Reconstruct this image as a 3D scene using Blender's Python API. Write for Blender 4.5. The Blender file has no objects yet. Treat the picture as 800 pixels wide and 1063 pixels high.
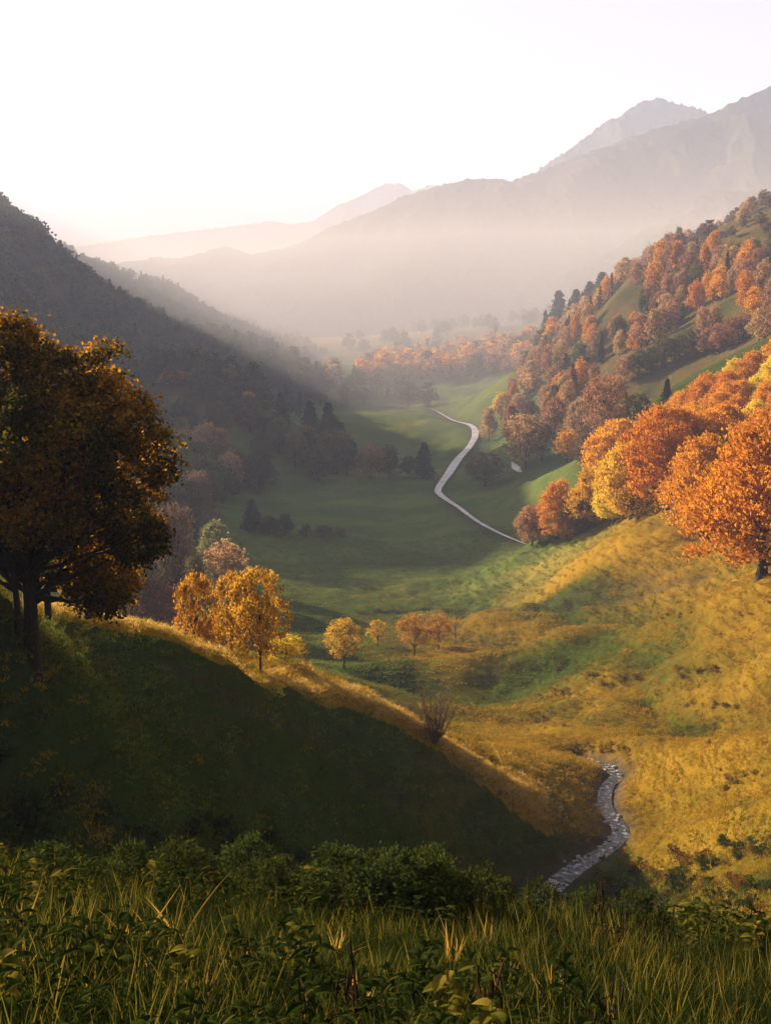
import bpy, math, random
import numpy as np
from mathutils import Vector
rng = np.random.default_rng(7); random.seed(7)
R = math.radians
scene = bpy.context.scene
COL = scene.collection

# ------------------------------------------------------------------ camera model
F = 1140.0; PITCH = R(11.5); CT, ST = math.cos(PITCH), math.sin(PITCH)
def P(px, py, Y):
    """world point at forward distance Y on the line of sight of a photo position"""
    a = (px - 400) / F; b = -(py - 531.5) / F
    s = Y / (CT + b * ST)
    return (a * s, Y, (-ST + b * CT) * s)
def project(x, y, z):
    d = y * CT - z * ST; d = np.where(d < .1, .1, d)
    return 400 + F * x / d, 531.5 - F * (y * ST + z * CT) / d
# ------------------------------------------------------------------ noise
def _hash(ix, iy, seed):
    h = (ix.astype(np.int64) * 374761393 + iy.astype(np.int64) * 668265263 + seed * 1442695041) & 0xffffffff
    h = ((h ^ (h >> 13)) * 1274126177) & 0xffffffff
    return ((h ^ (h >> 16)) & 0xffff) / 65535.0
def vnoise(x, y, seed=0):
    ix = np.floor(x); iy = np.floor(y); fx = x - ix; fy = y - iy
    fx = fx * fx * (3 - 2 * fx); fy = fy * fy * (3 - 2 * fy)
    a = _hash(ix, iy, seed); b = _hash(ix + 1, iy, seed); c = _hash(ix, iy + 1, seed); d = _hash(ix + 1, iy + 1, seed)
    return (a + (b - a) * fx) * (1 - fy) + (c + (d - c) * fx) * fy - .5
def fbm(x, y, octv=4, seed=0, gain=.5):
    t = 0; a = 1; s = 0
    for k in range(octv):
        ca, sa = math.cos(.6 * k), math.sin(.6 * k)
        t = t + a * vnoise((x * ca - y * sa) * 2 ** k + 17 * k, (x * sa + y * ca) * 2 ** k - 9 * k, seed + k); s += a; a *= gain
    return t / s * 2
# ------------------------------------------------------------------ terrain control points
CP = []
def C(px, py, Y): CP.append(P(px, py, Y))
def W(x, y, z): CP.append((x, y, z))
CRP = ((-150, 640, 46), (0, 647, 52), (100, 669, 58), (190, 691, 65), (245, 706, 71), (300, 724, 79), (360, 748, 86), (410, 768, 90), (450, 787, 92.5), (500, 813, 94), (550, 842, 95.5), (588, 866, 97))
# slope the camera stands on
for x in (-6, 0, 6): W(x, 0, -1.7 - .1 * x); W(x, -15, 5 - .1 * x)
W(0, 6, -4.6); W(-4, 14, -8.1); W(4, 14, -9.0); W(-6, 20, -12.4); W(0, 21, -13.6); W(8, 22, -15.4); W(16, 20, -14.0); W(22, 36, -26); W(10, 40, -28.5); W(0, 32, -22); W(-6, 28, -18)
W(20, 5, -6); W(40, 10, -10); W(60, -10, 0); W(-20, 12, -3); W(-38, 24, 3); W(-44, 36, 7); W(-60, 34, 10); W(-30, -10, 6); W(40, 40, -27)  # left rise lies out of view, raised to cast shade on the foreground
# gully between that slope and the spur
for a in ((35, 692, 40), (80, 720, 45), (0, 872, 34), (100, 885, 41), (200, 900, 50), (300, 905, 65), (400, 915, 77), (500, 935, 84)): C(*a)
# ridge of the spur and its shaded flank
for a in CRP[1:]: C(*a)
for a in ((50, 760, 39), (150, 790, 50), (250, 810, 63), (350, 842, 75), (450, 880, 83)): C(*a)
W(-32, 46, -12); W(-50, 48, -5); W(-26, 60, -18.5); W(-38, 62, -20); W(-19, 72, -26); W(-13, 76, -29); W(-14, 84, -33)
# behind the spur
for a in ((240, 690, 90), (300, 712, 110), (400, 742, 118), (500, 772, 124), (560, 790, 118), (600, 812, 108), (520, 800, 104), (460, 772, 104), (355, 695, 165), (430, 680, 205), (400, 642, 260), (470, 752, 140),
          (545, 565, 350), (400, 600, 310), (300, 560, 350), (450, 512, 480), (500, 452, 720), (455, 428, 850), (300, 640, 250), (320, 690, 150)): C(*a)
for a in ((-30, 85, -36), (-55, 100, -44), (-90, 120, -50), (-60, 66, -26), (-95, 60, -22), (-60, 180, -66), (-120, 220, -70), (-220, 200, -62)): W(*a)
# stream bed
STREAM = [(545, 938, 87), (570, 918, 89.5), (600, 893, 94), (630, 876, 97.5), (644, 858, 101), (628, 832, 107), (630, 812, 113), (640, 800, 117), (628, 790, 121), (600, 782, 125)]
for a in STREAM: C(*a)
# right hand slopes
for a in ((700, 905, 80), (800, 900, 68), (800, 950, 52), (700, 955, 64), (720, 830, 101), (800, 800, 100), (700, 780, 124), (800, 700, 135),
          (650, 722, 152), (800, 640, 152), (800, 595, 165), (700, 640, 190), (560, 690, 178), (500, 722, 162), (455, 702, 182), (600, 745, 145),
          (540, 640, 240), (650, 560, 250), (600, 600, 250), (540, 618, 280), (680, 525, 265), (800, 490, 255), (740, 372, 420), (800, 352, 420),
          (640, 440, 430), (560, 500, 450), (620, 470, 450), (700, 425, 470), (570, 555, 340), (610, 535, 310)): C(*a)
for a in ((60, 90, -38), (75, 60, -24), (100, 120, -30), (110, 200, -28), (200, 260, 5), (250, 420, 20), (400, 600, 110)): W(*a)
for a in ((650, 300, 700), (800, 300, 520), (800, 214, 760), (700, 276, 800), (600, 332, 850), (560, 368, 900), (520, 402, 920), (600, 400, 650),
          (540, 440, 690), (650, 378, 560), (700, 340, 600), (800, 300, 1150), (700, 330, 1150), (600, 352, 1150), (900, 160, 800), (1000, 150, 900), (1100,200,1400)): C(*a)
# beyond
for a in ((480, 402, 1000), (430, 425, 850), (350, 402, 1050), (300, 430, 800), (540, 336, 2000), (450, 350, 1700), (450, 382, 1300), (380, 372, 1500),
          (480, 328, 2600), (560, 330, 2500), (620, 330, 2000), (380, 345, 2500), (200, 335, 2500), (0, 340, 2600), (700, 330, 2600), (600,330,1600)): C(*a)
for x in (-3, -1.2, 0, 1.2, 3):
    for y in (4000, 7500, 12000): W(x * y / 3, y, -80)
# left hill and knoll
for a in ((0, 238, 800), (80, 294, 900), (130, 326, 1040), (200, 352, 1270), (280, 382, 1480), (0, 310, 650), (0, 410, 500), (100, 390, 720), (200, 402, 900),
          (190, 404, 575), (250, 408, 590), (300, 440, 575), (345, 486, 540), (140, 440, 560), (250, 525, 440), (150, 560, 345), (200, 520, 400), (150, 640, 230),
          (0, 520, 330), (380, 480, 620)): C(*a)
for a in ((-90, 740, -86), (-350, 1300, -40), (-100, 1350, -88), (-600, 900, 160), (-500, 600, 60), (-350, 420, -5), (-280, 300, -50), (-900, 1600, 120), (-900, 500, 120)): W(*a)
CP = np.array(CP)
SH = 30.0
def uv(x, y): return x / (y + SH), np.log(y + SH)
cu, cv = uv(CP[:, 0], CP[:, 1]); cw = CP[:, 2] / (CP[:, 1] + SH)
def tps_k(r2): return .5 * r2 * np.log(r2 + 1e-12)
n = len(CP)
K = tps_k((cu[:, None] - cu[None]) ** 2 + (cv[:, None] - cv[None]) ** 2) + np.eye(n) * 4e-4
A = np.zeros((n + 3, n + 3)); A[:n, :n] = K; A[:n, n] = 1; A[:n, n + 1] = cu; A[:n, n + 2] = cv; A[n:, :n] = A[:n, n:].T
sol = np.linalg.solve(A, np.concatenate([cw, [0, 0, 0]]))
def base_h(U, V):
    out = np.zeros(U.size); u = U.ravel(); v = V.ravel()
    for i in range(0, u.size, 60000):
        a = u[i:i + 60000, None]; b = v[i:i + 60000, None]
        out[i:i + 60000] = tps_k((a - cu) ** 2 + (b - cv) ** 2) @ sol[:n] + sol[n] + sol[n + 1] * a[:, 0] + sol[n + 2] * b[:, 0]
    return out.reshape(U.shape) * np.exp(V)
def poly_dist(x, y, pts):
    """distance to a polyline, and interpolated z and arc parameter of the nearest point"""
    best = np.full(x.shape, 1e12); bz = np.zeros(x.shape); bt = np.zeros(x.shape); acc = 0
    for (x0, y0, z0), (x1, y1, z1) in zip(pts[:-1], pts[1:]):
        dx, dy = x1 - x0, y1 - y0; L2 = dx * dx + dy * dy
        t = np.clip(((x - x0) * dx + (y - y0) * dy) / L2, 0, 1)
        d = np.hypot(x - x0 - t * dx, y - y0 - t * dy); m = d < best
        best = np.where(m, d, best); bz = np.where(m, z0 + t * (z1 - z0), bz); bt = np.where(m, acc + t * math.sqrt(L2), bt); acc += math.sqrt(L2)
    return best, bz, bt
NU, NV = 860, 1150
s = np.linspace(-1, 1, NU); UC = .46 * s + 2.0 * np.sign(s) * np.abs(s) ** 9
vv = np.linspace(math.log(8), math.log(12000 + SH), 4000)
den = np.where(vv < math.log(36), 1.0, np.where(vv < math.log(360), 2.6, 1.0)); cdf = np.concatenate([[0], np.cumsum(.5 * (den[1:] + den[:-1]))]); cdf /= cdf[-1]
VC = np.interp(np.linspace(0, 1, NV), cdf, vv)
GU, GV = np.meshgrid(UC, VC)
GY = np.exp(GV) - SH; GX = GU * (GY + SH)
H = base_h(GU, GV)
# further ridges left of the valley
RIDGES = [([P(-500, 60, 1500), P(-150, 170, 1550), P(100, 282, 1600), P(160, 300, 1640), P(230, 338, 1700), P(290, 362, 1780), P(330, 372, 1800)], .42, 9),
          ([P(-100, 300, 2100), P(150, 322, 2100), P(228, 336, 2100), P(258, 338, 2120), P(290, 352, 2150), P(330, 368, 2200)], .35, 8),
          ([P(60, 330, 3200), P(185, 322, 3200), P(205, 318, 3200), P(250, 332, 3200), P(300, 345, 3200)], .3, 10),
          ([P(335, 352, 2500), P(360, 350, 2500), P(390, 348, 2450), P(430, 340, 2500)], .12, 8),
          ([P(470, 334, 3000), P(520, 328, 2900), P(570, 324, 2800), P(650, 318, 2800)], .10, 8)]
for pts, sl, soft in RIDGES:
    d, bz, bt = poly_dist(GX, GY, pts)
    r = bz - sl * d * d / (d + 60); k = soft
    H = np.where(r - H > 6 * k, r, np.where(H - r > 6 * k, H, H + k * np.log1p(np.exp(np.clip((r - H) / k, -30, 30)))))
CREST = [P(*a) for a in CRP]
dc, _, _ = poly_dist(GX, GY, CREST); H += 1.5 * np.exp(-(dc / 4.5) ** 2) * np.clip(GY / 70, .4, 1)
HOLLOW = [P(400, 705, 175), P(480, 712, 168), P(560, 700, 175)]
dh, _, _ = poly_dist(GX, GY, HOLLOW); H -= 3.0 * np.exp(-(dh / 10) ** 2)
for pts, am, wd_ in [(((395, 690, 184), (450, 685, 187), (520, 681, 190), (575, 690, 188)), 3.0, 8), (((500, 637, 235), (560, 628, 235), (640, 608, 232), (720, 588, 215)), 2.2, 7),
                     (((585, 600, 260), (640, 575, 245), (700, 548, 235)), 2.6, 9), (((600, 692, 170), (660, 700, 158), (730, 703, 146), (810, 700, 135)), 2.4, 7),
                     (((655, 790, 120), (720, 790, 112), (810, 770, 104)), 1.8, 5.5), (((690, 850, 96), (740, 842, 90), (810, 830, 86)), 1.4, 4), (((600, 655, 195), (680, 645, 180), (760, 650, 160)), 2.0, 7), (((470, 745, 145), (560, 735, 150), (620, 745, 142)), 1.6, 6)]:
    dd, _, _ = poly_dist(GX, GY, [P(*a) for a in pts]); H += am * np.exp(-(dd / wd_) ** 2)
near = np.clip((GY + 12) / 60, .12, 1)
H += fbm(GX / 26, GY / 26, 4, 3) * .9 * near * np.clip(GY / 40, .2, 2.0) * (1 + .9 * np.clip((GX - 5) / 20, 0, 1) * np.clip((GY - 90) / 40, 0, 1)) * (1 - .75 * np.exp(-(dc / 16) ** 2) * (GX < 12))
H += fbm(GX / 5.5, GY / 5.5, 3, 11) * .36 * np.clip(GY / 40, .35, 1.6) * (1 - .4 * np.exp(-(dc / 20) ** 2))
far = np.clip((GY - 350) / 900, 0, 1); H += fbm(GX / 160, GY / 160, 5, 21) * 16 * far * np.clip((H + 95) / 60, 0, 1)
# erosion furrows running down the slopes right of the stream
m = np.clip((GX - 5) / 25, 0, 1) * np.clip((GY - 60) / 30, 0, 1) * np.clip((330 - GY) / 60, 0, 1)
FUR = m * (np.abs(fbm((GX + GY * .45) / 26, (GY - GX * .3) / 80, 3, 31)) - .25); H += 5.0 * FUR
H += 1.5 * np.exp(-((dc - 17) / 12) ** 2) * (GX < 12) * (np.abs(fbm((GX - GY * .3) / 5, (GY + GX) / 17, 3, 37)) * 2 - .5)
tm = np.clip((GY - 55) / 25, 0, 1) * np.clip((420 - GY) / 120, 0, 1) * np.clip(GX / 12 + .6, .25, 1)
H += .09 * tm * np.sin(2 * math.pi * H / 1.7 + 5 * fbm(GX / 18, GY / 18, 2, 43)) * (.5 + np.clip(fbm(GX / 22, GY / 22, 2, 44) + .4, 0, 1))
# low steps in the meadow (cattle terraces)
SW = [P(*a) for a in STREAM]
d, bz, bt = poly_dist(GX, GY, SW)
w = np.exp(-(d / 5.0) ** 2); H = H * (1 - w) + (bz - .1) * w
H -= .75 * np.exp(-(d / 1.5) ** 2)
STREAM_D = d
ROAD = [P(444, 424, 860), P(455, 429, 850), P(470, 437, 800), P(489, 443, 765), P(493, 452, 720), P(488, 463, 670), P(475, 478, 600), P(466, 492, 550), P(455, 508, 490),
        P(458, 516, 472), P(476, 528, 430), P(496, 543, 395), P(520, 556, 368), P(546, 567, 345)]
d2, bz2, _ = poly_dist(GX, GY, ROAD)
w = np.exp(-(d2 / 14) ** 2); H = H * (1 - w) + (bz2 - .2) * w
def hgt(x, y):
    x = np.asarray(x, float); y = np.asarray(y, float); u, v = uv(x, y)
    i = np.interp(u, UC, np.arange(NU)); j = np.interp(v, VC, np.arange(NV))
    i0 = np.clip(i.astype(int), 0, NU - 2); j0 = np.clip(j.astype(int), 0, NV - 2); fi = i - i0; fj = j - j0
    return (H[j0, i0] * (1 - fi) + H[j0, i0 + 1] * fi) * (1 - fj) + (H[j0 + 1, i0] * (1 - fi) + H[j0 + 1, i0 + 1] * fi) * fj
def normal(x, y):
    e = np.maximum(.3, np.asarray(y) * .004); hx = (hgt(x + e, y) - hgt(x - e, y)) / (2 * e); hy = (hgt(x, y + e) - hgt(x, y - e)) / (2 * e)
    nn = np.stack([-hx, -hy, np.ones_like(hx)], -1); return nn / np.linalg.norm(nn, axis=-1, keepdims=True)
def visible(x, y, z, slack=.0):
    ok = np.ones(x.shape, bool)
    for t in np.linspace(.03, .985, 130): ok &= (z * t + slack > hgt(x * t, y * t))
    return ok
def hit(px, py, ymin=3.0, ymax=11000):
    ys = np.exp(np.linspace(math.log(ymin), math.log(ymax), 2500)); a = (px - 400) / F; b = -(py - 531.5) / F; k = ys / (CT + b * ST)
    xs = a * k; zs = (-ST + b * CT) * k; w = np.nonzero(zs < hgt(xs, ys))[0]
    q = w[0] if len(w) else -1
    return float(xs[q]), float(ys[q]), float(hgt(xs[q], ys[q]))

LINES = [[(392, 636), (450, 632), (520, 628), (560, 624), (620, 612), (680, 596), (720, 584)], [(262, 585), (330, 584), (400, 586), (470, 585), (520, 580), (550, 572)], [(510, 634), (560, 634), (620, 626), (680, 612), (735, 600)],
         [(330, 548), (400, 546), (440, 542)], [(290, 520), (360, 516), (440, 505)], [(430, 785), (480, 800), (530, 825), (560, 842)], [(170, 690), (240, 725), (330, 765), (420, 830)]]
LD = np.full(H.shape, 1e9)
for L_ in LINES:
    pts = [hit(a, b, 20) for a, b in L_]
    dd, _, _ = poly_dist(GX, GY, pts); sc_ = np.median([p[1] for p in pts]) / 250
    LD = np.minimum(LD, dd / max(.35, sc_))
H -= .7 * np.exp(-(LD / 1.3) ** 2) * np.clip(GY / 250, .4, 1.2)
# ------------------------------------------------------------------ mesh helpers
def mesh_np(name, verts, faces, mats, smooth=False, midx=None, attrs=None):
    """faces: int array (n,3) or (n,4)"""
    me = bpy.data.meshes.new(name); verts = np.asarray(verts, np.float32); faces = np.asarray(faces, np.int32)
    me.vertices.add(len(verts)); me.vertices.foreach_set('co', verts.ravel())
    k = faces.shape[1]; me.loops.add(faces.size); me.loops.foreach_set('vertex_index', faces.ravel())
    me.polygons.add(len(faces)); me.polygons.foreach_set('loop_start', np.arange(0, faces.size, k, dtype=np.int32))
    me.polygons.foreach_set('use_smooth', np.full(len(faces), smooth))
    for m_ in (mats if isinstance(mats, (list, tuple)) else [mats]): me.materials.append(m_)
    if midx is not None: me.polygons.foreach_set('material_index', np.asarray(midx, np.int32))
    for an, av in (attrs or {}).items():
        at = me.attributes.new(an, 'FLOAT', 'POINT'); at.data.foreach_set('value', np.asarray(av, np.float32))
    me.update(calc_edges=True); return me
def obj(name, me, parent=None):
    o = bpy.data.objects.new(name, me); COL.objects.link(o)
    if parent: o.parent = parent
    return o
def tag(o, label=None, cat=None, group=None, kind=None):
    if label: o['label'] = label
    if cat: o['category'] = cat
    if group: o['group'] = group
    if kind: o['kind'] = kind
    return o
def tubes(paths, sides=6):
    V, Fc, off = [], [], 0
    for pts, rad in paths:
        pts = np.asarray(pts, float); rad = np.asarray(rad, float); k = len(pts)
        t = np.gradient(pts, axis=0); t /= np.linalg.norm(t, axis=1, keepdims=True) + 1e-9
        ref = np.array([1., .13, .07]) if abs(t[0][2]) > .6 else np.array([0, .1, 1.])
        a = np.cross(t, ref); a /= np.linalg.norm(a, axis=1, keepdims=True) + 1e-9; b = np.cross(t, a)
        ang = np.arange(sides) * 2 * math.pi / sides
        ring = pts[:, None] + rad[:, None, None] * (np.cos(ang)[None, :, None] * a[:, None] + np.sin(ang)[None, :, None] * b[:, None])
        V.append(ring.reshape(-1, 3)); i = np.arange(k - 1)[:, None] * sides; j = np.arange(sides)[None]; j2 = (j + 1) % sides
        Fc.append(np.stack([i + j, i + j2, i + sides + j2, i + sides + j], -1).reshape(-1, 4) + off); off += k * sides
    return np.concatenate(V), np.concatenate(Fc)
def unit(v): return v / (np.linalg.norm(v, axis=-1, keepdims=True) + 1e-9)
def leaves(p, axis, L, wd, g):
    """rhombic leaf faces at p with long axis near axis"""
    nL = len(p); a = unit(axis + g.normal(0, .45, (nL, 3))); b = unit(np.cross(a, g.normal(0, 1, (nL, 3))))
    L = L * g.uniform(.6, 1.35, (nL, 1)); c = np.cross(a, b)
    V = np.stack([p - a * L * .5, p + b * L * wd + c * L * .12, p + a * L * .5, p - b * L * wd + c * L * .12], 1).reshape(-1, 3)
    return V, np.arange(nL * 4).reshape(-1, 4)
def crown_pts(lobes, nclump, per, sig, g, up=.2, shell=.8):
    lobes = np.asarray(lobes, float); area = (lobes[:, 3:].prod(1)) ** (2 / 3); k = g.choice(len(lobes), nclump, p=area / area.sum())
    d = unit(g.normal(0, 1, (nclump, 3)) + np.array([0, 0, up])); rr = g.uniform(shell, 1.04, (nclump, 1)) ** .7
    cen = lobes[k, :3] + d * lobes[k, 3:] * rr
    # drop clumps deep inside another lobe
    ins = np.zeros(nclump, bool)
    for L in lobes: ins |= (((cen - L[:3]) / L[3:]) ** 2).sum(1) < .5
    keep = ~ins | (g.random(nclump) < .25); cen = cen[keep]; d = d[keep]
    szs = g.uniform(.6, 1.5, (len(cen), 1)) * sig; rep = np.repeat(np.arange(len(cen)), per)
    p = cen[rep] + g.normal(0, 1, (len(rep), 3)) * szs[rep] * np.array([1, 1, .75])
    return p, d[rep], cen
def limb(a, b, r0, r1, g, k=6, sag=.08):
    a = np.asarray(a, float); b = np.asarray(b, float); t = np.linspace(0, 1, k)[:, None]; L = np.linalg.norm(b - a)
    p = a + (b - a) * t; p[:, 2] += (np.sin(t[:, 0] * math.pi) * L * sag); p[1:-1] += g.normal(0, L * .025, (k - 2, 3))
    return p, np.linspace(r0, r1, k)
def tree_meshes(H_, Wd, seed, nclump, per, leaf, nl=12, trunk_f=.25, axis_up=.5, out=1., limbs=14, lobes=None, sig=None, shape='round', wd=.32):
    g = np.random.default_rng(seed)
    if lobes is None:
        lobes = []; ch = H_ * (1 - trunk_f); zc = H_ * trunk_f + ch * .5
        for i in range(nl):
            a = i * 2.4 + g.uniform(-.4, .4); f = (i + .5) / nl
            z = H_ * trunk_f + ch * (.16 + .68 * f)
            if shape == 'round': env = math.sqrt(max(.05, 1 - ((f - .42) / .66) ** 2))
            elif shape == 'dome': env = math.sqrt(max(.05, 1 - (f * .98) ** 2))
            else: env = max(.15, .9 - .75 * f)
            r = Wd * .5 * env; rl = Wd * g.uniform(.2, .29) * (.65 + .35 * env)
            q = max(0, r - rl) * g.uniform(.8, 1.1); lobes.append((q * math.cos(a), q * math.sin(a), z, rl, rl, rl * g.uniform(.75, 1.0)))
    sig = sig or Wd * .035
    p, d, cen = crown_pts(lobes, nclump, per, sig, g)
    V, Fc = leaves(p, d * out + np.array([0, 0, axis_up]), leaf, wd, g)
    r0 = H_ * .022
    top = np.array([g.normal(0, .03 * H_), g.normal(0, .03 * H_), H_ * .8]); k = 9; t = np.linspace(0, 1, k)[:, None]
    tp = t * top + np.concatenate([g.normal(0, .01 * H_, (k, 2)) * t, np.zeros((k, 1))], 1); tr = r0 * (1 - .85 * t[:, 0]); tr[0] *= 1.5
    paths = [(np.vstack([[0, 0, -.06 * H_], tp]), np.concatenate([[tr[0] * 1.2], tr]))]
    for i in g.choice(len(cen), min(limbs, len(cen)), replace=False):
        c = cen[i]; zz = min(max(H_ * trunk_f * .75, c[2] * .55), H_ * .7); a = np.array([np.interp(zz, tp[:, 2], tp[:, 0]), np.interp(zz, tp[:, 2], tp[:, 1]), zz])
        rr = float(np.interp(zz, tp[:, 2], tr)) * .55; paths.append(limb(a, c, rr, rr * .12, g))
    TV, TF = tubes(paths, 6)
    return (V, Fc), (TV, TF)

# ------------------------------------------------------------------ materials
class N:
    def __init__(s, name):
        s.m = bpy.data.materials.new(name); s.m.use_nodes = True; s.t = s.m.node_tree; s.t.nodes.clear(); s.out = s.t.nodes.new('ShaderNodeOutputMaterial')
    def n(s, typ, **kw):
        nd = s.t.nodes.new('ShaderNode' + typ); ins = kw.pop('ins', {})
        for k, v in kw.items(): setattr(nd, k, v)
        for k, v in ins.items(): s.set(nd, k, v)
        return nd
    def set(s, nd, k, v):
        if isinstance(v, bpy.types.NodeSocket): s.t.links.new(v, nd.inputs[k])
        elif isinstance(v, (tuple, list)) and len(v) == 3 and nd.inputs[k].type == 'RGBA': nd.inputs[k].default_value = (*v, 1)
        else: nd.inputs[k].default_value = v
    def noise(s, scale, detail=4, vec=None, rough=.55):
        nd = s.n('TexNoise', ins={'Scale': scale, 'Detail': detail, 'Roughness': rough})
        if vec is not None: s.t.links.new(vec, nd.inputs['Vector'])
        return nd.outputs['Fac']
    def ramp(s, fac, stops):
        nd = s.n('ValToRGB', ins={'Fac': fac}); e = nd.color_ramp.elements
        while len(e) < len(stops): e.new(.5)
        for q, (p_, c) in zip(e, stops): q.position = p_; q.color = (*c, 1)
        return nd.outputs['Color']
    def mix(s, fac, a, b, blend='MIX'):
        nd = s.n('Mix', data_type='RGBA', blend_type=blend); s.set(nd, 0, fac); s.set(nd, 6, a); s.set(nd, 7, b); return nd.outputs[2]
    def math(s, op, a, b=0.0, clamp=False):
        nd = s.n('Math', operation=op, use_clamp=clamp); s.set(nd, 0, a); s.set(nd, 1, b); return nd.outputs[0]
    def attr(s, name): return s.n('Attribute', attribute_name=name).outputs['Fac']
    def obj_co(s): return s.n('TexCoord').outputs['Object']
    def surf(s, sh): s.t.links.new(sh, s.out.inputs['Surface']); return s.m
def leaf_mat(name, cols, nscale=.5, transl=.45, huev=.04, valv=.35):
    q = N(name); co = q.obj_co(); oi = q.n('ObjectInfo')
    v = q.n('VectorMath', operation='ADD'); q.t.links.new(co, v.inputs[0]); q.t.links.new(oi.outputs['Location'], v.inputs[1])
    f = q.noise(nscale, 3, v.outputs[0]); f2 = q.n('TexWhiteNoise', noise_dimensions='3D'); gi = q.n('NewGeometry')
    q.t.links.new(v.outputs[0], f2.inputs['Vector'])
    rp = gi.outputs['Random Per Island']
    fac = q.math('ADD', q.math('MULTIPLY', q.math('SUBTRACT', f, .5), 1.7), q.math('ADD', q.math('MULTIPLY', rp, .45), .28))
    c = q.ramp(fac, [(i / (len(cols) - 1), c_) for i, c_ in enumerate(cols)])
    hs = q.n('HueSaturation', ins={'Color': c, 'Saturation': 1.0})
    q.set(hs, 'Hue', q.math('ADD', q.math('MULTIPLY', oi.outputs['Random'], huev), .5 - huev / 2))
    q.set(hs, 'Value', q.math('ADD', q.math('MULTIPLY', oi.outputs['Random'], valv), 1 - valv / 2))
    d = q.n('BsdfDiffuse', ins={'Color': hs.outputs[0]}); t = q.n('BsdfTranslucent', ins={'Color': hs.outputs[0]})
    mx = q.n('MixShader', ins={0: transl}); q.t.links.new(d.outputs[0], mx.inputs[1]); q.t.links.new(t.outputs[0], mx.inputs[2])
    return q.surf(mx.outputs[0])
def bark_mat(name, a, b):
    q = N(name); co = q.obj_co(); mp = q.n('Mapping', ins={'Vector': co, 'Scale': (6, 6, 1.2)}); f = q.noise(2.5, 5, mp.outputs[0])
    c = q.ramp(f, [(.3, a), (.7, b)]); bp = q.n('Bump', ins={'Height': f, 'Strength': .6, 'Distance': .05})
    return q.surf(q.n('BsdfPrincipled', ins={'Base Color': c, 'Roughness': .9, 'Normal': bp.outputs[0], 'Specular IOR Level': .15}).outputs[0])
M = {}
M['bark'] = bark_mat('bark', (.018, .013, .009), (.05, .035, .024))
M['twig'] = bark_mat('twig_bark', (.08, .05, .03), (.20, .12, .07))
M['oak'] = leaf_mat('maple_leaves', [(.022, .028, .006), (.05, .045, .008), (.30, .14, .014), (.58, .27, .026)], .33, .5, 0, 0)
M['gold'] = leaf_mat('golden_leaves', [(.07, .05, .012), (.28, .16, .018), (.55, .32, .028), (.66, .40, .04)], .9, .5)
M['orange'] = leaf_mat('orange_leaves', [(.30, .10, .015), (.56, .235, .016), (.70, .36, .025)], .35, .45, .025, .25)
M['yellow'] = leaf_mat('yellow_leaves', [(.36, .22, .02), (.62, .40, .025), (.70, .48, .05)], .4, .5)
M['rust'] = leaf_mat('rust_leaves', [(.15, .09, .045), (.38, .20, .095), (.54, .33, .16)], .25, .4, .05, .6)
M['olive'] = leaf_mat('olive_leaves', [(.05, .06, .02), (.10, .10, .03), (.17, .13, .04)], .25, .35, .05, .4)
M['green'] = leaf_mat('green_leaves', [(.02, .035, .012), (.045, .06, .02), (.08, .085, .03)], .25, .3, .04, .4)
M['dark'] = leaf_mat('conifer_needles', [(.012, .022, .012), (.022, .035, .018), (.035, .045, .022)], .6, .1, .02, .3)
M['pale'] = leaf_mat('pale_green_leaves', [(.10, .10, .035), (.17, .16, .06), (.22, .19, .08)], .4, .4)
M['brown'] = leaf_mat('brown_twigs', [(.10, .06, .04), (.16, .10, .06), (.20, .12, .07)], .4, .3, .03, .3)

q = N('meadow_ground'); co = q.obj_co()
dry = q.attr('dry'); soil = q.attr('soil'); wood = q.attr('wood')
n1 = q.noise(.035, 6, co, .6); n2 = q.noise(.5, 6, co, .65); n3 = q.noise(5, 4, co, .6)
f = q.math('ADD', dry, q.math('ADD', q.math('MULTIPLY', q.math('SUBTRACT', n1, .5), 1.4), q.math('MULTIPLY', q.math('SUBTRACT', n2, .5), .6)))
c = q.ramp(f, [(0, (.034, .055, .010)), (.35, (.055, .078, .012)), (.6, (.14, .105, .012)), (1, (.31, .185, .018))])
c = q.mix(q.math('MULTIPLY', q.math('SUBTRACT', n3, .35), 1.2, True), q.mix(1.0, c, (.55, .55, .5), 'MULTIPLY'), c)
c = q.mix(q.math('MULTIPLY', q.attr('floor_sun'), .75), c, q.ramp(f, [(0, (.06, .09, .022)), (.35, (.11, .14, .034)), (.75, (.23, .21, .05)), (1, (.34, .26, .08))]))
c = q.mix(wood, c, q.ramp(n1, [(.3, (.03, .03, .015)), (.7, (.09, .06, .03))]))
c = q.mix(soil, c, q.ramp(n2, [(.3, (.03, .022, .015)), (.7, (.09, .07, .05))]))
mpv = q.n('Mapping', ins={'Vector': co, 'Scale': (1, 1, .4), 'Rotation': (0, 0, .5)}); nb = q.noise(1.6, 6, mpv.outputs[0], .7)
hsum = q.math('ADD', q.math('MULTIPLY', n2, .8), q.math('MULTIPLY', nb, .35))
bp = q.n('Bump', ins={'Height': hsum, 'Strength': .9, 'Distance': .6})
GROUND = q.surf(q.n('BsdfDiffuse', ins={'Color': c, 'Normal': bp.outputs[0]}).outputs[0])

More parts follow.
